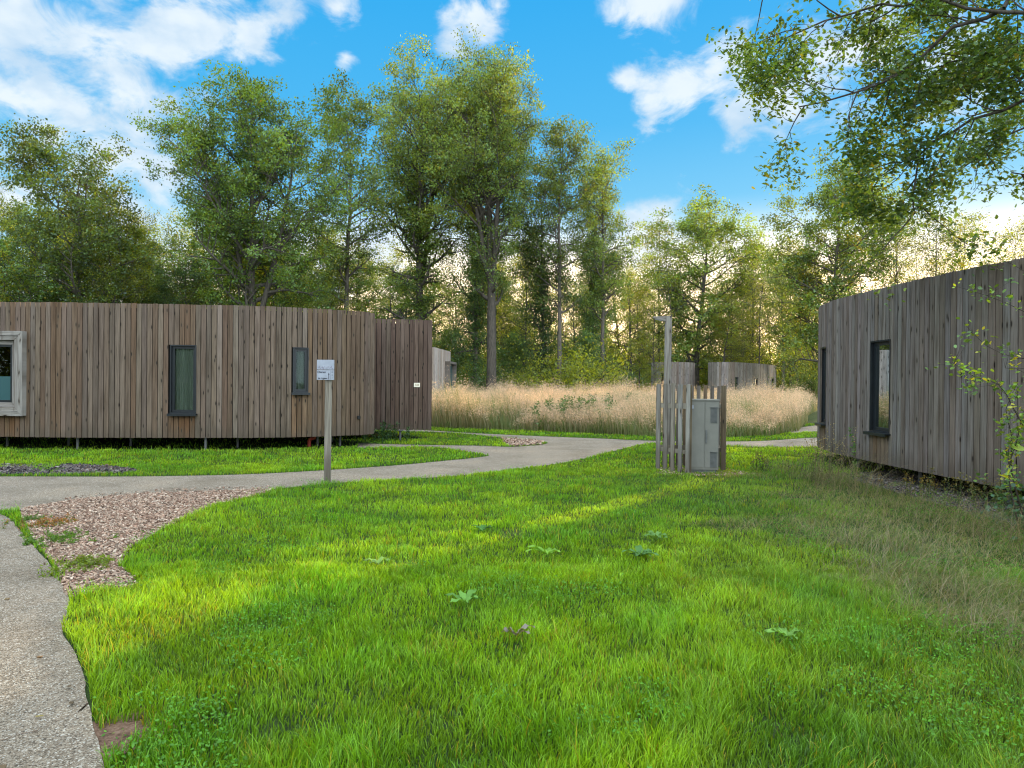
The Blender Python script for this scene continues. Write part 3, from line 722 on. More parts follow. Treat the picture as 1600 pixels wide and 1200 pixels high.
# ------------------------------------------------------------------ trees
def unit(v): return v / (np.linalg.norm(v) + 1e-9)
def rot_leaf(n, r, up=.5):
    """random leaf frames: (n,3) axis along the leaf and across it"""
    nrm = r.normal(size=(n, 3)); nrm /= np.linalg.norm(nrm, axis=1)[:, None]; nrm[:, 2] = np.abs(nrm[:, 2]) + up * .5
    nrm /= np.linalg.norm(nrm, axis=1)[:, None]
    a = r.normal(size=(n, 3)); a -= (a * nrm).sum(1)[:, None] * nrm; a /= np.linalg.norm(a, axis=1)[:, None] + 1e-9
    return a, np.cross(nrm, a), nrm
LEAF4 = np.array([[-.5, 0], [-.05, .30], [.5, 0], [-.05, -.30]])
OAK = np.array([[-.50,0],[-.30,.10],[-.22,.20],[-.08,.13],[.06,.29],[.17,.17],[.33,.24],[.38,.10],[.5,0],[.38,-.10],[.33,-.24],[.17,-.17],[.06,-.29],[-.08,-.13],[-.22,-.20],[-.30,-.10]])
OVAL = np.array([[-.5,0],[-.3,.2],[0,.29],[.3,.2],[.5,0],[.3,-.2],[0,-.29],[-.3,-.2]])
def add_leaves(mb, C, size, r, cols, shape=LEAF4, up=.5, fold=0):
    n = len(C); a, b_, nn = rot_leaf(n, r, up); k = len(shape)
    sz = size * (.65 + .7 * r.random(n))
    V = C[:, None] + sz[:, None, None] * (shape[None, :, 0, None] * a[:, None] + shape[None, :, 1, None] * b_[:, None])
    if fold: V = V + (sz * fold)[:, None, None] * (np.abs(shape[None, :, 1, None])) * nn[:, None]
    cc = np.repeat(cols, k, 0)
    mb.add(V.reshape(-1, 3), np.arange(n * k).reshape(n, k), cc)
GREEN_A = np.array([.088, .145, .030]); GREEN_B = np.array([.115, .17, .032]); GREEN_C = np.array([.046, .088, .028]); YEL = np.array([.19, .19, .035])
def leaf_cols(n, r, base, yellow=.04, clump=None):
    c = base * (.70 + .6 * r.random((n, 1)))
    if clump is not None: c = c * clump[:, None]
    m = r.random(n) < yellow; c[m] = YEL * (.6 + .6 * r.random((m.sum(), 1)))
    return c

def grow_tree(seed, H, R, base=.3, tr=.25, nl=26, rise=.6, leafn=30, leaf=.17, tint=GREEN_A, yellow=.04, fork=0, sparse=.12, wander=.25, ivy=0, sub=6, sigma=.30, top=1.0, low=.45, mat_='leaf'):
    """trunk with limbs, sub-limbs and twigs; leaf clusters on the twigs. Returns (trunk mesh, crown mesh)"""
    r = np.random.default_rng(seed); tb = MB(); lb = MB()
    bark = np.array([.105, .092, .075]) * r.uniform(.8, 1.15)
    k = 12; t_ = np.linspace(0, 1, k)
    wx_ = np.cumsum(r.normal(0, wander, k)) * t_ * .6; wy_ = np.cumsum(r.normal(0, wander, k)) * t_ * .6
    P = np.stack([wx_, wy_, t_ * H * .93], 1); P[0, :2] = 0
    Rr = tr * ((1 - t_) ** .75 * .93 + .05); Rr[0] *= 1.35
    P[0, 2] = -.2; tube(tb, P, Rr, 9, bark)
    stems = [(P, Rr)]
    for f in range(fork):
        i0 = int(k * r.uniform(.28, .42)); az = r.uniform(0, 6.28); d = np.array([math.cos(az), math.sin(az), 0])
        m = k - i0; tt = np.linspace(0, 1, m)
        Q = P[i0] + d * (tt ** .7)[:, None] * R * r.uniform(.35, .6) + np.array([0, 0, 1]) * (tt * (H * r.uniform(.80, .92) - P[i0, 2]))[:, None] + r.normal(0, .12, (m, 3)) * tt[:, None]
        Rq = Rr[i0] * .72 * ((1 - tt) ** .8 * .93 + .06); tube(tb, Q, Rq, 7, bark); stems.append((Q, Rq))
    cl = []; cw = []
    def limb(p0, d, L, r0, lvl):
        m = 6 if lvl < 2 else 3; pts = [p0]; d = unit(d)
        bend = r.normal(0, .16, 3); bend[2] = abs(bend[2]) * (1.2 if lvl == 0 else .4)
        for q in range(m):
            d = unit(d + bend * .5 + r.normal(0, .10, 3)); pts.append(pts[-1] + d * L / m)
        pts = np.array(pts); rr = r0 * np.linspace(1, .18, m + 1)
        tube(tb, pts, rr, 5 if lvl == 0 else (4 if lvl == 1 else 3), bark * (1 if lvl == 0 else .85), cap=False)
        return pts, rr
    for (S, SR) in stems:
        n_ = nl if S is P else int(nl * .5)
        for q in range(n_):
            u = base + (.97 - base) * ((q + r.random()) / n_); h = np.interp(u, np.linspace(0, 1, len(S)), S[:, 2])
            i = np.linspace(0, 1, len(S)); p0 = np.array([np.interp(u, i, S[:, 0]), np.interp(u, i, S[:, 1]), h])
            hh = h / H; x = (hh - base) / (1 - base)
            prof = (low + (1 - low) * min(1, max(x, 0) / .35)) * (1 - max(0, (x - .55) / .45) ** 1.6 * .72 * top)
            L = R * prof * (r.uniform(.6, 1.15) if r.random() > .15 else r.uniform(.25, .45)); az = q * 2.399 + r.uniform(-.5, .5)
            el = rise * (.35 + 1.0 * max(x, 0)) + r.uniform(-.2, .25)
            d = np.array([math.cos(az) * math.cos(el), math.sin(az) * math.cos(el), math.sin(el)])
            r0 = min(float(np.interp(u, i, SR)) * .62, tr * .42)
            pts, rr = limb(p0, d, L, r0, 0)
            ns = max(3, int(sub * (L / R) + 2))
            for j in range(ns):
                v = .28 + .72 * (j + r.random()) / ns; f = v * (len(pts) - 1); a = min(int(f), len(pts) - 2)
                pj = pts[a] + (pts[a + 1] - pts[a]) * (f - a); dd = unit(pts[a + 1] - pts[a])
                side = r.normal(size=3); side -= side @ dd * dd; d2 = unit(dd * .6 + unit(side) * .9 + np.array([0, 0, .25]))
                L2 = L * r.uniform(.22, .42) + .35
                p2, r2 = limb(pj, d2, L2, rr[a] * .55 + .006, 1)
                for g in range(r.integers(2, 4)):
                    f2 = (.35 + .65 * r.random()) * (len(p2) - 1); a2 = min(int(f2), len(p2) - 2)
                    pk = p2[a2] + (p2[a2 + 1] - p2[a2]) * (f2 - a2); d3 = unit(r.normal(size=3) + unit(p2[a2 + 1] - p2[a2]))
                    L3 = r.uniform(.35, .9); p3, _ = limb(pk, d3, L3, .012, 2)
                    if r.random() > sparse: cl.append(p3[-1]); cw.append(1.0)
                if r.random() > sparse: cl.append(p2[-1]); cw.append(1.0)
    if ivy:
        for q in range(ivy * 14):
            f = r.random() ** 1.0 * .62; i = np.linspace(0, 1, len(P)); p = np.array([np.interp(f, i, P[:, 0]), np.interp(f, i, P[:, 1]), f * H * .93])
            az = r.uniform(0, 6.28); cl.append(p + np.array([math.cos(az), math.sin(az), 0]) * (tr + .15)); cw.append(.8)
    cl = np.array(cl); n = len(cl)
    cnt = r.poisson(leafn * 1.6, n); idx = np.repeat(np.arange(n), cnt)
    shade = .40 + 1.15 * r.random(n)
    C = cl[idx] + r.normal(0, sigma * .88, (len(idx), 3)) * np.array([1.1, 1.1, .62])
    add_leaves(lb, C, leaf, r, leaf_cols(len(C), r, tint, yellow, shade[idx]))
    nm = 'tree_%d' % seed
    return float(np.percentile(C[:, 2], 99.8)), float(np.percentile(np.hypot(C[:, 0], C[:, 1]), 93)), tb.mesh(nm + '_trunk', M['bark'], True), lb.mesh(nm + '_crown', M[mat_])

PROTO = {}
PROTO['big_oak'] = grow_tree(1, 18, 5.4, base=.18, tr=.36, nl=36, rise=.45, leafn=30, leaf=.155, tint=np.array([.100, .178, .032]), fork=2, sparse=.10, sub=8, sigma=.31)
PROTO['tall_oak'] = grow_tree(2, 24, 5.0, base=.22, tr=.40, nl=42, rise=.6, leafn=26, leaf=.155, tint=GREEN_A, fork=2, sparse=.10, ivy=22, sub=7, sigma=.33)
PROTO['fork_oak'] = grow_tree(3, 24, 4.8, base=.30, tr=.46, nl=36, rise=.6, leafn=26, leaf=.155, tint=GREEN_A * 1.1, fork=3, yellow=.05, sparse=.14, sub=7, sigma=.33)
PROTO['slim'] = grow_tree(4, 20, 3.4, base=.34, tr=.22, nl=32, rise=.6, leafn=22, leaf=.165, tint=GREEN_A * 1.1, yellow=.05, sparse=.15, sub=5, sigma=.32)
PROTO['slim_dark'] = grow_tree(5, 20, 3.8, base=.18, tr=.24, nl=36, rise=.5, leafn=24, leaf=.165, tint=GREEN_C * 1.35, sparse=.12, sub=6, sigma=.34, ivy=14)
PROTO['round'] = grow_tree(6, 15, 4.8, base=.15, tr=.25, nl=36, rise=.4, leafn=32, leaf=.165, tint=GREEN_A * 1.05, yellow=.04, sparse=.06, sub=7, sigma=.34)
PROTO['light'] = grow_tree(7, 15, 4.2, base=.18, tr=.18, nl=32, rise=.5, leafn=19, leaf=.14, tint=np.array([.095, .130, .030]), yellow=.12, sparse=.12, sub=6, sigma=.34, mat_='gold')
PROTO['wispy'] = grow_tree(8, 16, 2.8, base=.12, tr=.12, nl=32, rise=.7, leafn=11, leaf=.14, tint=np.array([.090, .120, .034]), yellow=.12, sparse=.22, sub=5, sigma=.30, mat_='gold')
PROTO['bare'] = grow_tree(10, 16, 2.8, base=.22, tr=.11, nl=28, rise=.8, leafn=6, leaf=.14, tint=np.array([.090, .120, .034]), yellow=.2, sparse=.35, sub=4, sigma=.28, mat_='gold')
PROTO['sapling'] = grow_tree(9, 8, 2.6, base=.06, tr=.07, nl=28, rise=.6, leafn=24, leaf=.13, tint=np.array([.065, .125, .030]), yellow=.06, sparse=.06, sub=5, sigma=.26, wander=.1)
def grow_bush(seed, H, R, n, leaf, tint, yellow=.04, stems=9, mat_='leaf'):
    r = np.random.default_rng(seed); tb = MB(); lb = MB(); cl = []
    for q in range(stems * 3):
        az = r.uniform(0, 6.28); el = r.uniform(.35, 1.45); L = (H / max(math.sin(el), .55)) * r.uniform(.5, .95)
        d = np.array([math.cos(az) * math.cos(el) * R / H * 1.2, math.sin(az) * math.cos(el) * R / H * 1.2, math.sin(el)])
        p0 = np.array([r.normal(0, R * .18), r.normal(0, R * .18), -.05]); pts = [p0]
        for g in range(5): d = d + r.normal(0, .12, 3); pts.append(pts[-1] + d * L / 5)
        pts = np.array(pts); tube(tb, pts, np.linspace(.035, .006, 6), 4, (.06, .05, .04), cap=False)
        for g in range(5): cl.append(pts[1 + g] + r.normal(0, .12 * R, 3)); cl.append(pts[1 + g] + r.normal(0, .2 * R, 3))
    cl = np.array(cl); cl[:, 2] = np.abs(cl[:, 2]); idx = r.integers(0, len(cl), n); sh = .7 + .6 * r.random(len(cl))
    C = cl[idx] + r.normal(0, .13 * R, (n, 3)); C[:, 2] = np.abs(C[:, 2])
    add_leaves(lb, C, leaf, r, leaf_cols(n, r, tint, yellow, sh[idx]))
    return float(np.percentile(C[:, 2], 99)), float(np.percentile(np.hypot(C[:, 0], C[:, 1]), 93)), tb.mesh('bush_%d_stems' % seed, M['bark'], True), lb.mesh('bush_%d_foliage' % seed, M[mat_])
PROTO['bush'] = grow_bush(11, 3, 2.6, 10000, .12, GREEN_C * 1.25)
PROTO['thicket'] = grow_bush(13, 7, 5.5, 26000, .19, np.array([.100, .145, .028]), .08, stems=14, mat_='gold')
PROTO['bush_b'] = grow_bush(12, 3, 2.4, 9000, .135, np.array([.115, .15, .026]), .08, mat_='gold')  # foliage tint yellowed to carry the same backlit gold

def plant_tree(kind, px, Z, H, label, group=None, rz=0, name=None, wide=1.0, X=None, cat='tree', half=None):
    h0, r0, tm, cm = PROTO[kind]; s_ = H / h0
    if half: wide = half * Z / F / (r0 * s_)
    x = wx(px, Z) if X is None else X
    bush = kind.startswith('bush') or kind == 'thicket'
    root = tagged(empty(name or ('shrub' if bush else {'slim': 'slender_tree', 'wispy': 'slender_tree', 'bare': 'slender_tree', 'sapling': 'young_tree', 'light': 'pale_tree'}.get(kind, 'oak_tree' if 'oak' in kind else 'tall_tree')), (x, Z, 0), rz), label, 'shrub' if bush else cat, group)
    root.scale = (s_ * wide, s_ * wide, s_)
    link('stem' if bush else 'trunk', tm, None, root); link('foliage' if bush else 'crown', cm, None, root)
    return root
def topH(px, py, Z): return wz(px, py, Z)
# the trees one can tell apart, left to right: kind, trunk column, distance, row of the top
NAMED = [
 ('light', -25, 36, 225, 60, 'pale tree cut off by the left edge of the photo, above the boxed window'),
 ('round', 132, 37, 206, 100, 'broad airy tree above the boxed window of the brown cabin'),
 ('light', 205, 39, 318, 60, 'yellowish lower tree filling the gap left of the big broad oak'),
 ('big_oak', 392, 38, 126, 140, 'big broad bright green oak behind the middle of the brown cabin'),
 ('slim', 350, 44, 330, 35, 'pale slender trunked tree just left of the big broad oak'),
 ('slim', 541, 44, 138, 74, 'tall tree with a bare straight trunk behind the rounded end of the brown cabin'),
 ('tall_oak', 655, 47, 76, 98, 'tallest dense oak with an ivy covered trunk behind the dark entrance wall'),
 ('fork_oak', 768, 45, 84, 92, 'tall oak with a thick pale forked trunk at the edge of the tall grass'),
 ('slim_dark', 742, 50, 190, 60, 'dark tree with a straight thinner trunk close beside the forked oak'),
 ('slim_dark', 848, 50, 250, 48, 'ivy clad tree standing right of the forked oak'),
 ('slim', 873, 47, 192, 62, 'slender tree with a thin pale trunk, tallest just right of the forked oak'),
 ('slim_dark', 925, 52, 275, 42, 'dark narrow tree with twin ivy trunks behind the tall grass'),
 ('slim', 941, 49, 228, 56, 'narrow tree with a leaning thin trunk at the right end of the tall trees'),
 ('round', 1088, 70, 303, 85, 'dark branching tree rising between the two far rounded cabins'),
 ('wispy', 1030, 72, 345, 42, 'wispy light tree against the glow left of the lamp post top'),
 ('wispy', 1168, 84, 385, 36, 'thin yellowish tree above the wider far cabin'),
 ('round', 1290, 52, 246, 92, 'dark bushy tree behind the left edge of the grey cabin'),
]
for i, (kd, px, Z, py, wd, lb_) in enumerate(NAMED):
    plant_tree(kd, px, Z, topH(px, py, Z), lb_, None, i * 1.9, half=wd)
# woodland behind
r = np.random.default_rng(77)
LOOK = {'round': 'leafy tree with dense rounded crown', 'light': 'pale yellowish tree with loose crown', 'slim_dark': 'dark narrow tree with ivy clad trunk',
        'big_oak': 'broad oak with spreading limbs', 'sapling': 'young tree leafy to the ground', 'wispy': 'thin tree with wispy see-through crown', 'bare': 'nearly bare thin tree',
        'slim': 'slender tree with long bare trunk', 'bush': 'dark green shrub', 'bush_b': 'yellowish green shrub', 'thicket': 'tall yellowish thicket of shrubs'}
PLACES = {'left': [(60, 'above the boxed window'), (255, 'above the wall left of the tall window'), (320, 'above the tall narrow window'), (440, 'above the wall between the narrow windows'), (520, 'above the small narrow window'), (9999, 'above the dark entrance wall')],
          'mid': [(735, 'above the pale cabin'), (800, 'behind the forked oak'), (900, 'behind the ivy clad trunks'), (1005, 'left of the lamp post'), (1060, 'behind the lamp post'), (1110, 'between the two far cabins'), (1218, 'above the wider far cabin'), (9999, 'beside the left edge of the grey cabin')],
          'right': [(1290, 'left of the grey cabin'), (1380, 'above the window of the grey cabin'), (1470, 'above the middle of the grey cabin'), (1560, 'above the bramble shrub'), (9999, 'at the right edge of the photo')]}
def wood_tree(kd, px, Z, H, where, group, **kw):
    if where in PLACES: where = next(w for lim, w in PLACES[where] if px < lim)
    plant_tree(kd, px, Z, H, ('low ' if 'undergrowth' in group else '') + LOOK[kd] + ' ' + where, group, float(r.uniform(0, 6)), **kw)
WL = ('left', 'trees in the wood behind the brown cabin')
WM = ('mid', 'backlit trees beyond the tall grass')
WR = ('right', 'sparse trees behind the grey cabin')
for i in range(21):                                    # left wood
    px = -140 + i * 37 + r.uniform(-12, 12); Z = r.uniform(44, 62) if i % 2 else r.uniform(35, 44)
    if px > 630 or (px > 555 and Z < 50): continue
    py = (r.uniform(330, 410) if Z < 45 else r.uniform(320, 400)) + (45 if px > 430 else 0) - (40 if px < 60 else 0)
    wood_tree(['round', 'light', 'slim_dark', 'light', 'sapling'][i % 5], px, Z, topH(px, py, Z), *WL, wide=1.0)
for i in range(36):                                    # backlit wood in the middle
    px = 665 + i * 17.5 + r.uniform(-9, 9); Z = r.uniform(56, 90)
    py = r.uniform(370, 470)
    wood_tree(['wispy', 'bare', 'wispy', 'bare', 'bare', 'slim', 'wispy', 'bare', 'light'][i % 9], px, Z, topH(px, py, Z), *WM, wide=1.0)
for i in range(22):                                    # right wood
    px = 1222 + i * 27 + r.uniform(-12, 12); Z = r.uniform(50, 80)
    py = r.uniform(325, 400)
    wood_tree(['bare', 'wispy', 'bare', 'bare', 'wispy'][i % 5], px, Z, topH(px, py, Z), *WR)
for i in range(7):                                    # the same wood carries on beyond the frame and shades the lawn
    wood_tree(['round', 'big_oak', 'slim_dark'][i % 3], 0, 40 + 9 * (i % 2) + r.uniform(-3, 3), r.uniform(15, 18), *WR, X=39 + i * 6.0, wide=1.1)
# undergrowth: young trees and shrubs along the edge of the wood, low and broken beyond the tall grass
EL = ('left', 'undergrowth at the edge of the wood'); EM = ('mid', 'undergrowth at the edge of the wood')
for i in range(17):
    px = -60 + i * 40 + r.uniform(-14, 14); Z = r.uniform(42, 56); k = ['sapling', 'bush_b', 'bush'][i % 3]
    wood_tree(k, px, Z, r.uniform(5, 8) if k == 'sapling' else r.uniform(3.5, 5), *EL, wide=1.3)
for i in range(22):
    px = 672 + i * 27 + r.uniform(-9, 9); Z = r.uniform(48, 54)
    if 965 < px < 1240: continue
    k = ['bush', 'sapling', 'bush_b', 'bush'][i % 4]
    wood_tree(k, px, Z, r.uniform(4.5, 6.0) if k == 'sapling' else r.uniform(2.0, 3.1), *EM, wide=.9)
for i in range(28):
    px = 640 + i * 24 + r.uniform(-9, 9); Z = r.uniform(80, 104); k = ['thicket', 'sapling', 'thicket'][i % 3]
    wood_tree(k, px, Z, r.uniform(5.5, 9), *WM, wide=1.15)
for px, Z, py, k in [(566, 60, 400, 'round'), (600, 66, 380, 'light'), (632, 58, 420, 'slim_dark'), (500, 60, 370, 'light'), (470, 58, 360, 'round')]:
    wood_tree(k, px, Z, topH(px, py, Z), *WL, wide=1.0)
for px, Z, py, k in [(790, 66, 420, 'round'), (815, 72, 400, 'wispy'), (900, 64, 430, 'light'), (985, 70, 410, 'light'), (1140, 88, 430, 'round'), (1235, 78, 390, 'light'), (1000, 84, 440, 'wispy'), (715, 60, 440, 'light')]:
    wood_tree(k, px, Z, topH(px, py, Z), *WM, wide=1.0)
by = {}
for o_ in COL.objects:
    if o_.parent is None and o_.get('group') and o_.get('label') and o_['group'] in (WL[1], WM[1], WR[1], EL[1]): by.setdefault(o_['label'], []).append(o_)
ORD = ['leftmost', 'second from left,', 'third from left,', 'fourth from left,', 'fifth from left,', 'sixth from left,']
for lab_, os_ in by.items():
    if len(os_) > 1:
        os_.sort(key=lambda q: q.location.x / q.location.y)
        for k_, q in enumerate(os_[:6]): q['label'] = (ORD[k_] if k_ < len(os_) - 1 else 'rightmost') + ' ' + lab_
plant_tree('bush', 962, 50, 3.7, 'darkest round shrub behind the tall grass, left of the lamp post', None, 1, half=45)
plant_tree('bush', 1262, 58, 4.6, 'large dark shrub between the wider far cabin and the grey cabin', None, 2, half=42)
plant_tree('bush', 705, 47, 3.4, 'dark shrub beside the pale cabin behind the tall grass', None, 3, wide=1.1)
plant_tree('bush_b', 905, 46, 4.2, 'bright leafy shrub around the slender trunks behind the tall grass', None, 3, wide=.9)
# trees behind the camera that the window panes mirror
for (x, y, h, k) in [(-16, -18, 13, 'round'), (-4, -26, 15, 'big_oak'), (9, -24, 14, 'round'), (-29, -8, 14, 'big_oak'), (-34, -14, 8, 'sapling'), (-31, -12, 6, 'bush'), (-28, -14, 6, 'bush_b'), (-24, -16, 6, 'bush'), (-36, -4, 7, 'bush_b'), (-8, -20, 6, 'bush'), (2, -20, 6, 'bush_b'), (-22, -5, 7, 'bush'), (-26, -2, 7, 'bush_b'), (-32, -2, 8, 'bush'), (-38, 1, 8, 'bush_b'), (-18, -9, 7, 'bush')]:
    plant_tree(k, 0, y, h, LOOK[k] + ' standing behind the photographer', 'trees behind the photographer', x, X=x)

# ------------------------------------------------------------------ the near oak whose boughs hang in at the upper right
def near_oak():
    r = np.random.default_rng(5); tb = MB(); lb = MB(); bark = (.07, .06, .048)
    T0 = np.array([12.6, 5.2, 0.0]); trunk = np.array([[0, 0, -.2], [.05, 0, 1.5], [-.1, .1, 3.5], [-.25, .2, 5.5], [-.2, .5, 8], [0, .6, 11]])
    tube(tb, trunk, [.42, .34, .30, .25, .17, .05], 12, bark)
    cl = []
    def twig(p, d, L, r0, lvl):
        m = 5; pts = [p]; d = unit(d)
        for q in range(m): d = unit(d + r.normal(0, .17, 3) + np.array([0, 0, -.03])); pts.append(pts[-1] + d * L / m)
        pts = np.array(pts); tube(tb, pts, np.linspace(r0, r0 * .25, m + 1), 5 if lvl < 2 else 3, bark, cap=False); return pts
    def branchlets(pts, rr, n, lo=.2):
        for j in range(n):
            v = lo + (1 - lo) * (j + r.random()) / n; f = v * (len(pts) - 1); a = min(int(f), len(pts) - 2)
            p = pts[a] + (pts[a + 1] - pts[a]) * (f - a); dd = unit(pts[a + 1] - pts[a]); sd_ = r.normal(size=3); sd_ -= sd_ @ dd * dd
            p2 = twig(p, dd * .7 + unit(sd_) * .8 + np.array([0, 0, -.12]), r.uniform(.45, 1.15), .012, 1)
            for g in range(5):
                q = p2[r.integers(2, 6)]; p3 = twig(q, unit(p2[-1] - p2[0]) + r.normal(0, .7, 3), r.uniform(.25, .6), .006, 2); cl.append(p3[-1]); cl.append(p3[3]) 
            cl.append(p2[-1])
    W = lambda px, py, Z: np.array([wx(px, Z), Z, wz(px, py, Z)]) - T0
    # boughs given by points on their course, starting at the trunk
    boughs = [
      ([trunk[3], W(1900, -60, 7.5), W(1700, 20, 8.6), W(1560, 15, 9.2), W(1450, 0, 9.6), W(1370, 15, 10), W(1280, 30, 10.3), W(1205, 70, 10.6)], 24),
      ([W(1560, 15, 9.2), W(1480, 50, 9.6), W(1400, 110, 10), W(1330, 150, 10.3), W(1240, 170, 10.6)], 14),
      ([trunk[3], W(1850, 60, 7.8), W(1660, 130, 9), W(1560, 175, 9.5), W(1480, 205, 10), W(1430, 240, 10.4), W(1370, 275, 10.6)], 22),
      ([W(1660, 130, 9), W(1600, 120, 9.6), W(1540, 90, 10.2), W(1480, 100, 10.6), W(1410, 150, 11)], 17),
      ([trunk[2], W(1850, 230, 8), W(1680, 270, 9), W(1620, 280, 9.6), W(1580, 265, 10)], 6),
      ([W(1560, 15, 9.2), W(1590, -60, 9.8), W(1540, -120, 10.5), W(1450, -150, 11)], 10),
      ([trunk[4], W(1850, -220, 8), W(1600, -190, 9.5), W(1400, -140, 10.5), W(1270, -90, 11), W(1190, -20, 11.3)], 16),
      ([W(1430, 240, 10.4), W(1420, 300, 10.3), W(1425, 340, 10.2)], 3),
      ([trunk[3], W(1800, 20, 10), W(1680, 60, 12), W(1600, 60, 13), W(1500, 30, 13.5), W(1420, 60, 14)], 16),
      ([W(1680, 60, 12), W(1620, 160, 12), W(1560, 220, 12), W(1500, 260, 12)], 12)]
    for pts, n in boughs:
        P = smoothpoly(np.array(pts), .5, False); P = P + r.normal(0, .035, P.shape); P[0] = pts[0]
        L0 = len(P); tube(tb, P, np.linspace(.05 if len(pts) > 5 else (.03 if n > 6 else .015), .009, L0), 7, bark, cap=False)
        branchlets(P, .05, n, .35 if len(pts) > 5 else .15)
    # rest of the crown, away from the picture
    for q in range(24):
        az = r.uniform(-1.2, 1.0); h = r.uniform(5.5, 10.5); p0 = np.array([np.interp(h, trunk[:, 2], trunk[:, 0]), np.interp(h, trunk[:, 2], trunk[:, 1]), h])
        P = twig(p0, np.array([math.cos(az), math.sin(az), .35]), r.uniform(3, 5.5), .09, 0); branchlets(P, .05, 10, .25)
    cl = np.array(cl); kp = fbm(cl[:, 0] + .3 * cl[:, 1], cl[:, 2] + .5 * cl[:, 1], .85, 120) + r.normal(0, .03, len(cl)) > .405; cl = cl[kp]; n = len(cl); cnt = r.poisson(34, n); idx = np.repeat(np.arange(n), cnt); sh = .55 + .9 * r.random(n)
    C = cl[idx] + r.normal(0, .115, (len(idx), 3))
    add_leaves(lb, C, .080, r, leaf_cols(len(C), r, np.array([.075, .135, .028]), .04, sh[idx]), OAK, .8, .25)
    root = tagged(empty('oak_tree', tuple(T0)), 'near oak whose leafy boughs hang into the upper right over the grey cabin', 'tree')
    link('trunk', tb.mesh('near_oak_trunk', M['bark'], True), None, root); link('crown', lb.mesh('near_oak_crown', M['oak_leaf']), None, root)
near_oak()

# ------------------------------------------------------------------ grass
def blades(mb, x, y, h, w, r, c0, c1, lean=.45, seg=3, z0=0.0, curl=1.0, ang=None):
    """curved tapering blades; c0 colour at the foot, c1 at the tip"""
    n = len(x); a = r.uniform(0, 2 * math.pi, n) if ang is None else ang; f = r.uniform(0, 2 * math.pi, n)
    ln = lean * (.25 + r.random(n) ** 1.0 * 1.2); P0 = np.stack([x, y, np.full(n, z0)], 1)
    d = np.stack([np.cos(a), np.sin(a), np.zeros(n)], 1); wv = np.stack([np.cos(f), np.sin(f), np.zeros(n)], 1)
    V = []; C = []
    for k in range(seg + 1):
        t = k / seg; ctr = P0 + d * (h * ln * t ** (1 + curl))[:, None]; ctr[:, 2] += h * t * (1 - .45 * np.minimum(ln, 1.2) * t ** 1.5)
        ww = w * (1 - t ** 1.8) * .5 + w * .04
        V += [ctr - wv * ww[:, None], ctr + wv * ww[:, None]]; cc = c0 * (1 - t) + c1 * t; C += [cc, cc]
    V = np.stack(V, 1).reshape(-1, 3); C = np.stack(C, 1).reshape(-1, 3); b0 = np.arange(n)[:, None] * (2 * (seg + 1))
    Fq = np.concatenate([b0 + np.array([[2*k, 2*k+1, 2*k+3, 2*k+2]]) for k in range(seg)], 0)
    mb.add(V, Fq, C)
def sample(n, y0, y1, power, margin, r):
    """ground points across the view, density falling with distance"""
    u = r.random(n); e = 2 - power
    y = (y0 ** e + (y1 ** e - y0 ** e) * u) ** (1 / e) if abs(e) > 1e-6 else y0 * (y1 / y0) ** u
    x = (r.random(n) * 2 - 1) * (.80 * y + margin); return x, y
NP_, MP = near_path, main_path
ML, SL, SR_, MC = mulch, slate, slate_r, mulch_c
def on_path(x, y):
    return inpoly(x, y, MP) | inpoly(x, y, NP_) | inpoly(x, y, far_bit)
def inside_any(x, y, polys):
    m = np.zeros(len(x), bool)
    for p in polys: m |= inpoly(x, y, p)
    return m
FOOT = [cL.P[:-1][::8], cR.P[:-1][::8], cW.P[:-1][::8]]
def lerp(a, b_, f): return a + (b_ - a) * f[:, None]
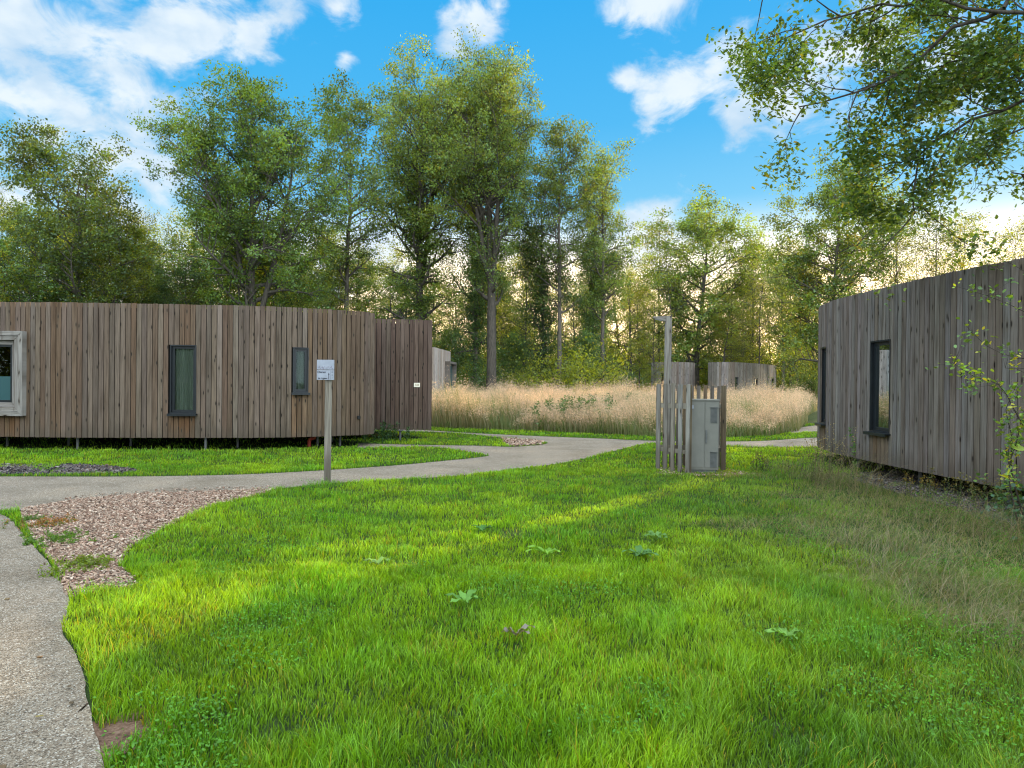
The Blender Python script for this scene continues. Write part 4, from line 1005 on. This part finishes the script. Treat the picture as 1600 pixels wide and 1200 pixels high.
def lawn():
    r = np.random.default_rng(11); mb = MB()
    for (n, y0, y1, pw, mg, wbase, seg) in [(210000, 2.3, 6.5, 1.0, 1.2, .0050, 4), (260000, 6.0, 14, 1.5, 2.0, .0070, 3), (250000, 13, 30, 1.6, 2.5, .015, 2)]:
        x, y = sample(n, y0, y1, pw, mg, r)
        wob = .10 * (fbm(x, y, .5, 3) - .5) * 2 * np.minimum(1, y / 8)
        xx, yy = x + wob * .6, y + wob * .6
        bad = on_path(xx, yy) | inside_any(xx, yy, [ML, mulch_b, MEADOW]) | (inside_any(xx, yy, [SL, SR_]) & (r.random(n) < .35 + 1.1 * (fbm(x, y, .5, 81) < .58))) | (inside_any(xx, yy, [MC]) & (r.random(n) < .35))
        under = inside_any(x, y, FOOT); bad |= under & (r.random(n) < .85)
        bare = fbm(x, y, .9, 21); bad |= (bare < .20) & (r.random(n) < .45)
        # bare earth notch beside the near path
        gx, gy = gp(180, 1160); bad |= ((x - gx) / .13) ** 2 + ((y - gy) / .20) ** 2 < .6 + .8 * fbm(x, y, .08, 130)
        k = ~bad; x, y = x[k], y[k]; n = len(x)
        tuft = fbm(x, y, .35, 1); patch = fbm(x, y, 1.7, 2); tone = fbm(x, y, .8, 4)
        h = .026 + .070 * np.clip(tuft * 1.5 - .28, 0, 1.2) * (.55 + .9 * patch) + .02 * r.random(n)
        h *= np.where(r.random(n) < .06, 1.7, 1.0)
        h = h * np.where(y < 6.5, 1.12, .85 + .0 * y)
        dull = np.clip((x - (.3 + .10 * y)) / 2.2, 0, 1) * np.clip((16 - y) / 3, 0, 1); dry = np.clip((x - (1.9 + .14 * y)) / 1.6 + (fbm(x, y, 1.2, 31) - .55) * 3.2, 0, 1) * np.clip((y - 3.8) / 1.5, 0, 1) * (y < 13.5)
        dry = np.clip(dry, 0, .85)
        w = wbase * (.7 + .7 * r.random(n)) * (1 - .45 * dry)
        g0 = np.array([.020, .050, .006]); ga = np.array([.145, .345, .012]); gb = np.array([.305, .51, .018]); gy_ = np.array([.48, .42, .03]); st_ = np.array([.34, .30, .15])
        c1 = lerp(ga, gb, np.clip((tone - .3) * 2.2, 0, 1)) * (.5 + .95 * r.random((n, 1)))
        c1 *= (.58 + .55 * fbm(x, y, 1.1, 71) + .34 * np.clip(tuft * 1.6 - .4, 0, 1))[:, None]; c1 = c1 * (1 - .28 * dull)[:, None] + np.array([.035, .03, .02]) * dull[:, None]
        ym = r.random(n) < (.03 + .10 * (fbm(x, y, .5, 41) > .66)); c1[ym] = gy_ * (.6 + .5 * r.random((ym.sum(), 1)))
        dm = r.random(n) < dry * .55; c1[dm] = st_ * (.5 + .7 * r.random((dm.sum(), 1)))
        c1 = lerp(np.array([.07, .16, .03]) * np.ones_like(c1), c1, 1 - .55 * dry * (~dm))
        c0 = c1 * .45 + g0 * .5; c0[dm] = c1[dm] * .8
        h = h * (1 + .7 * dry * r.random(n))
        ln = np.where(dm | (dry > .4), 1.1, .42); curl_ang = 6.28 * fbm(x, y, .22, 8) * 2 + r.normal(0, 1.3, n)
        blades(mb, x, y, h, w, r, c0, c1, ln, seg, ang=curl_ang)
    o = mb.build('lawn_grass', M['grass']); tagged(o, 'bright green tufted grass covering the lawn', 'grass', None, 'stuff')
lawn()
def fill_poly(n, poly, r):
    P = np.asarray(poly); lo, hi = P.min(0), P.max(0); x = r.uniform(lo[0], hi[0], n); y = r.uniform(lo[1], hi[1], n); k = inpoly(x, y, P); return x[k], y[k]
def meadow():
    r = np.random.default_rng(12); mb = MB(); hb = MB()
    x, y = fill_poly(150000, MEADOW, r); keep = r.random(len(x)) < np.clip(1.5 - (y - 21) / 22, .35, 1); x, y = x[keep], y[keep]
    n = len(x)
    edge = np.clip((y - (20.8 + .05 * x) + 5 * (fbm(x, y, 1.3, 90) - .5)) / 6.0, 0, 1); pt = fbm(x, y, 2.6, 6)
    sd_ = np.clip(edge * 1.1 - .1, 0, 1); tus = fbm(x, y, .8, 91); h = (.26 + 1.0 * sd_ ** .7) * (.40 + .50 * pt + .85 * (tus - .30)); h = np.maximum(h, .12) * np.where(noise2(x, y, .55, 93) > .70, 1.28, 1.0) * (1 + .18 * (fbm(x, y, 5, 95) - .5) * 2) * (.80 + .35 * r.random(n)) * np.where(r.random(n) < .10, 1.22, 1.0)
    base = np.array([.19, .20, .085]); tan = np.array([.58, .45, .33]); tan2 = np.array([.46, .33, .22])
    c1 = lerp(tan, tan2, r.random(n)) * (.7 + .6 * r.random((n, 1))); gm = (r.random(n) < .12 + 2.2 * np.clip(fbm(x, y, 1.9, 66) - .44, 0, .40) + .5 * (tus < .42)) | (r.random(n) > 1.5 * sd_ + .10 + .5 * (fbm(x, y, 1.5, 97) - .5))
    c1[gm] = lerp(np.array([.10, .17, .045]), np.array([.21, .25, .09]), r.random(gm.sum())) * (.7 + .6 * r.random((gm.sum(), 1)))
    blades(mb, x, y, h, np.full(n, .014), r, base * np.ones((n, 1)), c1, .32, 3, ang=r.normal(2.6, 1.3, n))
    # seed heads: hazy panicles on the taller stems
    k = (~gm) & (r.random(n) < .8); xs, ys, hs, cs = x[k], y[k], h[k], c1[k]
    m = len(xs); rep = 9; idx = np.repeat(np.arange(m), rep)
    C = np.stack([xs[idx] + r.normal(0, .07, m * rep), ys[idx] + r.normal(0, .07, m * rep), hs[idx] * (.97 - .42 * r.random(m * rep) ** 1.3)], 1)
    add_leaves(hb, C, .085, r, cs[idx] * (1.05 + .25 * r.random((len(idx), 1))), np.array([[-.5, 0], [0, .07], [.5, 0], [0, -.07]]), 0)
    # leafy base tussocks and the short green margin
    x, y = fill_poly(150000, MEADOW, r); y2 = y; n = len(x); e = np.clip(1 - (y - 21) / 6, 0.06, 1) * np.clip(1.6 * fbm(x, y, 1.0, 98), .2, 1); k = r.random(n) < e; x, y = x[k], y[k]; n = len(x)
    g = lerp(np.array([.085, .19, .025]), np.array([.20, .25, .07]), np.clip(2.5 * fbm(x, y, 1.2, 99) - .8, 0, 1)) * (.55 + .9 * r.random((n, 1)))
    blades(mb, x, y, .14 + 1.05 * np.clip(fbm(x, y, .7, 14) - .28, 0, 1) * (.5 + r.random(n)) * np.clip((y - 20.3) / 2.5, .3, 1), np.full(n, .018), r, g * .6, g, .7, 3)
    o = mb.build('meadow_grass', M['dry']); tagged(o, 'tall straw coloured meadow grass beyond the path', 'tall grass', None, 'stuff')
    o = hb.build('meadow_seed_heads', M['dry']); tagged(o, 'hazy pinkish tan seed heads over the tall grass', 'tall grass', None, 'stuff')
meadow()
def groundleaves():
    """clover and small broad leaves in patches of the lawn"""
    r = np.random.default_rng(13); mb = MB()
    x, y = sample(150000, 2.6, 14, 1.3, 1, r); pt = fbm(x, y, .8, 51)
    gx, gy = gp(185, 1155); k = (pt > .63) & (np.hypot(x - gx, y - gy) > .22) & ~on_path(x, y) & ~inpoly(x, y, ML) & ~inside_any(x, y, FOOT); x, y = x[k], y[k]; n = len(x)
    C = np.stack([x, y, .035 + .06 * r.random(n) * (1 + pt[k])], 1)
    c = np.array([.085, .235, .012]) * (.6 + .8 * r.random((n, 1)))
    add_leaves(mb, C, .017, r, c, OVAL, 1.6)
    o = mb.build('clover', M['grass']); tagged(o, 'patches of small clover leaves among the lawn grass', 'clover', None, 'stuff')
    # white and yellow specks of flowers
groundleaves()
def chips(name, poly, n, size, pal, label, cat, z=.01, keep=None):
    r = np.random.default_rng(abs(hash(name)) % 1000 if False else len(name) * 7 + n % 97); x, y = fill_poly(n, poly, r)
    if keep is not None: k = keep(x, y, r); x, y = x[k], y[k]
    n = len(x); a = r.normal(size=(n, 3)); a[:, 2] *= .35; a /= np.linalg.norm(a, axis=1)[:, None]
    up = np.stack([r.normal(0, .35, n), r.normal(0, .35, n), np.ones(n)], 1); b_ = np.cross(up, a); b_ /= np.linalg.norm(b_, axis=1)[:, None]; c_ = np.cross(a, b_)
    L_ = size * (.45 + .9 * r.random(n)); W_ = L_ * (.25 + .3 * r.random(n)); T_ = .004 + .003 * r.random(n)
    P = np.stack([x, y, z + .012 * r.random(n)], 1); S = np.array([[-1,-1,-1],[1,-1,-1],[1,1,-1],[-1,1,-1],[-1,-1,1],[1,-1,1],[1,1,1],[-1,1,1]]) * .5
    V = P[:, None] + S[None, :, :1] * (a * L_[:, None])[:, None] + S[None, :, 1:2] * (b_ * W_[:, None])[:, None] + S[None, :, 2:] * (c_ * T_[:, None])[:, None]
    V[:, 1] += 0; pal = np.array(pal); col = pal[r.integers(0, len(pal), n)] * (.65 + .7 * r.random((n, 1)))
    mb = MB(); mb.add(V.reshape(-1, 3), (np.arange(n)[:, None, None] * 8 + BOXF[None]).reshape(-1, 4), np.repeat(col, 8, 0))
    o = mb.build(name, M['chips']); tagged(o, label, cat, None, 'stuff')
BARKP = [(.34,.22,.15),(.25,.145,.10),(.42,.31,.23),(.17,.10,.068),(.42,.33,.25),(.30,.21,.15),(.11,.07,.05)]
chips('bark_mulch', mulch, 52000, .034, BARKP, 'pinkish brown bark chips between the paths', 'bark chips')
chips('bark_mulch', mulch_b, 3500, .09, BARKP, 'small patch of bark chips at the fork of the path', 'bark chips', .012)
chips('fallen_leaves', np.array(near_path), 260, .045, [(.22,.15,.05),(.16,.09,.04),(.10,.07,.04),(.25,.2,.06)], 'a few fallen leaves and bits of bark on the near path', 'fallen leaves', .014)
chips('spilled_bark', dens([gp(36,801),gp(120,776),gp(240,766),gp(421,760),gp(421,768),gp(240,776),gp(120,787),gp(60,800)], .2), 1500, .03, BARKP, 'bark chips spilled onto the edge of the path', 'bark chips', .010)
SLP = [(.05,.042,.045),(.09,.075,.07),(.13,.11,.10),(.03,.027,.03),(.20,.17,.15),(.12,.08,.06)]
chips('slate_chips', slate, 9000, .075, SLP, 'dark slate chips in the bed in front of the brown cabin', 'slate chips')
chips('slate_chips', slate_r, 9000, .06, SLP, 'dark slate chips along the foot of the grey cabin', 'slate chips')
chips('leaf_litter', mulch_c, 900, .055, BARKP, 'bark chips and dead leaves round the utility cabinet', 'bark chips')

# ------------------------------------------------------------------ single plants
def dock(px, py, label, n=7, L=.17, tint=(.075, .16, .05), rise=.5, seed=0):
    r = np.random.default_rng(seed + 200); x, y = gp(px, py); mb = MB()
    for q in range(n + 3):
        az = q * 6.283 / n + r.uniform(-.5, .5); Lq = L * r.uniform(.55, 1.15); el = rise * r.uniform(.6, 1.3); k = 7; t = np.linspace(0, 1, k)
        d = np.array([math.cos(az), math.sin(az), 0]); s_ = np.array([-d[1], d[0], 0])
        ctr = d * (t * Lq)[:, None] + np.array([0, 0, 1]) * (.02 + Lq * (el * t - .55 * el * t * t * 1.3))[:, None]
        w = Lq * .17 * np.sin(np.clip(t * 1.05 + .06, 0, 1) * math.pi) ** .7; w[0] = .004; w[-1] = .001
        wav = .010 * np.sin(t * 12 + q)
        V = np.concatenate([ctr + s_ * w[:, None] + np.array([0, 0, 1]) * (w * .35 + wav)[:, None], ctr, ctr - s_ * w[:, None] + np.array([0, 0, 1]) * (w * .35 - wav)[:, None]])
        i = np.arange(k - 1); Fq = np.concatenate([np.stack([i, i + 1, k + i + 1, k + i], 1), np.stack([k + i, k + i + 1, 2*k + i + 1, 2*k + i], 1)])
        mb.add(V, Fq, np.array(tint) * r.uniform(.75, 1.35))
    o = mb.build('dock_plant', M['dock'], None, True); o.location = (x, y, .045); tagged(o, label, 'dock plant', 'broad leaved weeds in the lawn')
dock(1003, 880, 'largest broad leaved weed, a dark green rosette right of the lawn centre', 11, .20, (.085,.18,.05), .75, 1)
dock(1026, 855, 'upright broad leaved weed just behind the largest rosette', 6, .19, (.11,.21,.05), 1.1, 2)
dock(730, 955, 'broad leaved weed with long arching pale leaves at the lawn centre', 5, .17, (.12,.25,.045), .8, 3)
dock(592, 893, 'small yellow green broad leaved weed left of the lawn centre', 5, .14, (.17,.27,.06), .7, 4)
dock(858, 878, 'flat broad leaved weed with one arched leaf, behind the lawn centre', 4, .19, (.17,.32,.04), .8, 5)
dock(1235, 1012, 'broad leaved weed with pale leaves in the thinner grass to the right', 4, .15, (.14,.26,.05), .7, 6)
dock(810, 1008, 'grey dried broad leaf standing in the grass at the lawn centre', 2, .11, (.22,.19,.15), 1.3, 7)
dock(755, 838, 'low dark weed rosette in the lawn behind the arching pale leaved weed', 6, .14, (.06,.15,.03), .6, 8)
def weed(px, py, h, label, n=5, spread=.12, leaf=.04, col=(.07, .13, .03), top=None, seed=0, name='weed', cat='weed', lean=.15, X=None, Y=None, leaves=40, group=None):
    r = np.random.default_rng(seed + 400); x, y = gp(px, py) if X is None else (X, Y); tb = MB(); lb = MB()
    for q in range(n):
        p = np.array([r.normal(0, spread * .4), r.normal(0, spread * .4), -.02]); d = np.array([r.normal(0, lean), r.normal(0, lean), 1.0]); L = h * r.uniform(.6, 1.05); pts = [p]
        for g in range(6): d = unit(d + r.normal(0, .07, 3)); pts.append(pts[-1] + d * L / 6)
        pts = np.array(pts); tube(tb, pts, np.linspace(.004, .0015, 7), 4, np.array(col) * .8, cap=False)
        t = r.random(leaves) ** .8 * 6; i = np.minimum(t.astype(int), 5); C = pts[i] + (pts[i + 1] - pts[i]) * (t - i)[:, None] + r.normal(0, leaf * .6, (leaves, 3))
        C[:, 2] = np.abs(C[:, 2]); cc = np.array(col) * (.6 + .8 * r.random((leaves, 1)))
        if top is not None: m = t > 4; cc[m] = np.array(top) * (.7 + .6 * r.random((m.sum(), 1)))
        add_leaves(lb, C, leaf, r, cc, LEAF4 * np.array([1, .7]), .3)
    root = tagged(empty(name, (x, y, 0)), label, cat, group); tb.build('stem', M['grass'], root); lb.build('foliage', M['grass'], root)
    return root
weed(1340, 748, .95, 'tall bright green feathery weed in front of the grey cabin window', 1, .05, .05, (.09,.19,.04), None, 1, leaves=110, lean=.02)
weed(1190, 738, .45, 'bushy dark weed to the right of the slatted screen', 9, .25, .035, (.055,.085,.03), (.12,.09,.05), 2, leaves=45)
weed(1262, 755, 1.0, 'thin brownish weeds gone to seed at the left corner of the grey cabin', 12, .6, .035, (.10,.11,.045), (.20,.16,.09), 3, leaves=50)
weed(1292, 760, 1.15, 'taller pale dry stems at the left corner of the grey cabin', 14, .5, .03, (.19,.17,.085), (.30,.25,.15), 4, leaves=50)
weed(78, 822, .12, 'low reddish weed growing at the tip of the bark chips', 34, .40, .028, (.13,.16,.03), (.26,.12,.03), 5, lean=.6, leaves=45)
weed(96, 846, .11, 'low green weed between the path and the bark chips', 44, .40, .028, (.09,.18,.02), None, 6, lean=.6, leaves=50)
weed(50, 815, .09, 'low green weed at the sharp corner where the two paths meet', 24, .28, .026, (.09,.17,.03), None, 16, lean=.6, leaves=40)
weed(124, 888, .13, 'yellow green weed tuft at the edge of the near path', 40, .30, .028, (.15,.22,.02), None, 7, lean=.5, leaves=40)
weed(235, 692, .55, 'leafy sprigs growing under the edge of the brown cabin', 8, .5, .06, (.07,.15,.03), None, 8)
weed(597, 689, .55, 'dark shrubby weed under the dark entrance wall', 16, .7, .06, (.04,.09,.025), None, 9, leaves=70)
weed(905, 672, 1.25, 'wide clump of tall green weeds standing in the tall grass', 44, 1.7, .10, (.10,.165,.055), None, 10, leaves=70)
weed(935, 666, 1.3, 'narrow clump of grey green weeds just right of the wide clump in the tall grass', 24, .9, .10, (.12,.165,.08), None, 17, leaves=70)
weed(825, 645, 1.45, 'greenish weeds poking above the tall grass left of the wide clump', 18, 1.2, .10, (.13,.15,.06), None, 18, leaves=50)
weed(1560, 800, .55, 'low ferny weed at the foot of the bramble shrub', 24, .8, .035, (.09,.13,.035), (.17,.15,.05), 11, leaves=60)
weed(1445, 778, .38, 'rusty yellow weed at the foot of the grey cabin wall', 14, .6, .03, (.11,.13,.03), (.24,.17,.04), 12, leaves=50)
weed(1500, 772, .45, 'olive weed at the foot of the grey cabin wall, nearer the bramble shrub', 14, .6, .03, (.10,.13,.04), None, 13, leaves=50)
def tufts():
    """long dry grass lying over the right side of the lawn"""
    r = np.random.default_rng(15); mb = MB()
    spots = [(1390,895,.42,160,.5),(1330,770,.75,200,.5),(1290,755,.8,170,.5),(1440,800,.45,260,.8),(1520,830,.45,320,.8),(1585,850,.6,260,.6),(1480,920,.3,300,.9),(1560,960,.3,260,.8),(1340,860,.3,260,.8),(1230,740,.45,140,.5),(1420,860,.35,240,.8),(1590,1000,.3,200,.6),(1250,790,.2,260,1.0),(1330,810,.25,300,.9)]
    for (px, py, h, n, sp) in spots:
        x0, y0 = gp(px, py); x = x0 + r.normal(0, sp * .5, n); y = y0 + r.normal(0, sp * .5, n)
        k = ~inside_any(x, y, FOOT); x, y = x[k], y[k]; n = len(x)
        c = lerp(np.array([.33, .27, .15]), np.array([.17, .20, .07]), (r.random(n) < .45).astype(float)) * (.6 + .7 * r.random((n, 1)))
        blades(mb, x, y, h * (.5 + .8 * r.random(n)), np.full(n, .0042), r, c * .7, c, 1.0, 5, ang=r.normal(r.uniform(-2, .5), 1.1, n))
    o = mb.build('dry_grass', M['dry']); tagged(o, 'long pale dry grass flopped over the right side of the lawn', 'dry grass', None, 'stuff')
tufts()
def bramble():
    r = np.random.default_rng(31); tb = MB(); lb = MB(); B = np.array([6.15, 8.35, 0.0]); W = lambda px, py, Z: np.array([wx(px, Z), Z, wz(px, py, Z)]) - B
    arcs = [([np.array([.2,.3,0]), W(1640,640,8.3), W(1640,520,8.2), W(1590,483,8.2), W(1540,462,8.3), W(1490,447,8.4)], 26, 10),
            ([np.array([.3,.2,0]), W(1660,600,8.0), W(1640,560,8.0), W(1590,560,8.1), W(1540,540,8.2), W(1505,505,8.3)], 10, 4),
            ([np.array([.1,.1,0]), W(1610,700,8.2), W(1585,640,8.1), W(1560,600,8.1), W(1525,590,8.1), W(1490,568,8.2)], 34, 12),
            ([np.array([0,0,0]), W(1583,740,8.4), W(1582,680,8.3), W(1572,640,8.2), W(1590,600,8.2)], 22, 6),
            ([np.array([-.1,0,0]), W(1578,740,8.3), W(1590,690,8.2), W(1597,650,8.1)], 12, 4),
            ([np.array([.3,.1,0]), W(1640,600,8.0), W(1640,470,8.0), W(1600,425,8.0), W(1560,405,8.0)], 8, 2),
            ([np.array([.4,.1,0]), W(1700,600,7.8), W(1660,560,7.9), W(1610,575,8.0), W(1570,575,8.1)], 22, 10)]
    for pts, nl_, ntw in arcs:
        nl_ = int(nl_ * 1.7); ntw = int(ntw * 1.5)
        P = smoothpoly(np.array(pts), .12, False); tube(tb, P, np.linspace(.012, .0025, len(P)), 5, (.055, .045, .035), cap=False)
        m = len(P); s0 = int(m * .35)
        for q in range(nl_):
            i = r.integers(s0, m); nc = r.integers(2, 6); C = P[i] + r.normal(0, .045, (nc, 3)); base = [np.array([.17,.28,.04]), np.array([.07,.14,.035]), np.array([.30,.30,.045])][r.choice(3, p=[.45,.4,.15])]
            add_leaves(lb, C, .052, r, base * (.7 + .6 * r.random((nc, 1))), OVAL * np.array([1, 1.15]), .9, .2)
        for q in range(ntw):
            i = r.integers(s0, m); d = unit(r.normal(size=3)); p2 = np.array([P[i] + d * u + np.array([0, 0, -.03 * u]) for u in np.linspace(0, r.uniform(.12, .35), 4)]); tube(tb, p2, np.linspace(.003, .001, 4), 3, (.06,.05,.04), cap=False)
            C = p2[-1] + r.normal(0, .045, (6, 3)); add_leaves(lb, C, .05, r, np.array([.09,.16,.035]) * (.6 + .8 * r.random((6, 1))), OVAL * np.array([1, 1.15]), .9, .2)
    # dark leafy skirt at the foot
    n = 900; C = np.stack([r.normal(.10, .24, n), r.normal(0, .28, n), np.abs(r.normal(0, .28, n))], 1)
    add_leaves(lb, C, .055, r, np.array([.035, .085, .035]) * (.6 + .8 * r.random((n, 1))), OVAL * np.array([1, 1.3]), .9, .2)
    for (px, py, sz) in [(1583,690,.14),(1578,738,.16),(1592,700,.12),(1570,745,.10),(1593,678,.12)]:
        add_leaves(lb, W(px, py, 8.2)[None] + 0, sz, r, np.array([[.25,.33,.05]]), OVAL, .2, .2)
    root = tagged(empty('bramble_shrub', tuple(B)), 'straggling bramble shrub with thin arching shoots against the grey cabin wall', 'shrub')
    tb.build('stem', M['bark'], root, True); lb.build('foliage', M['leaf'], root)
bramble()
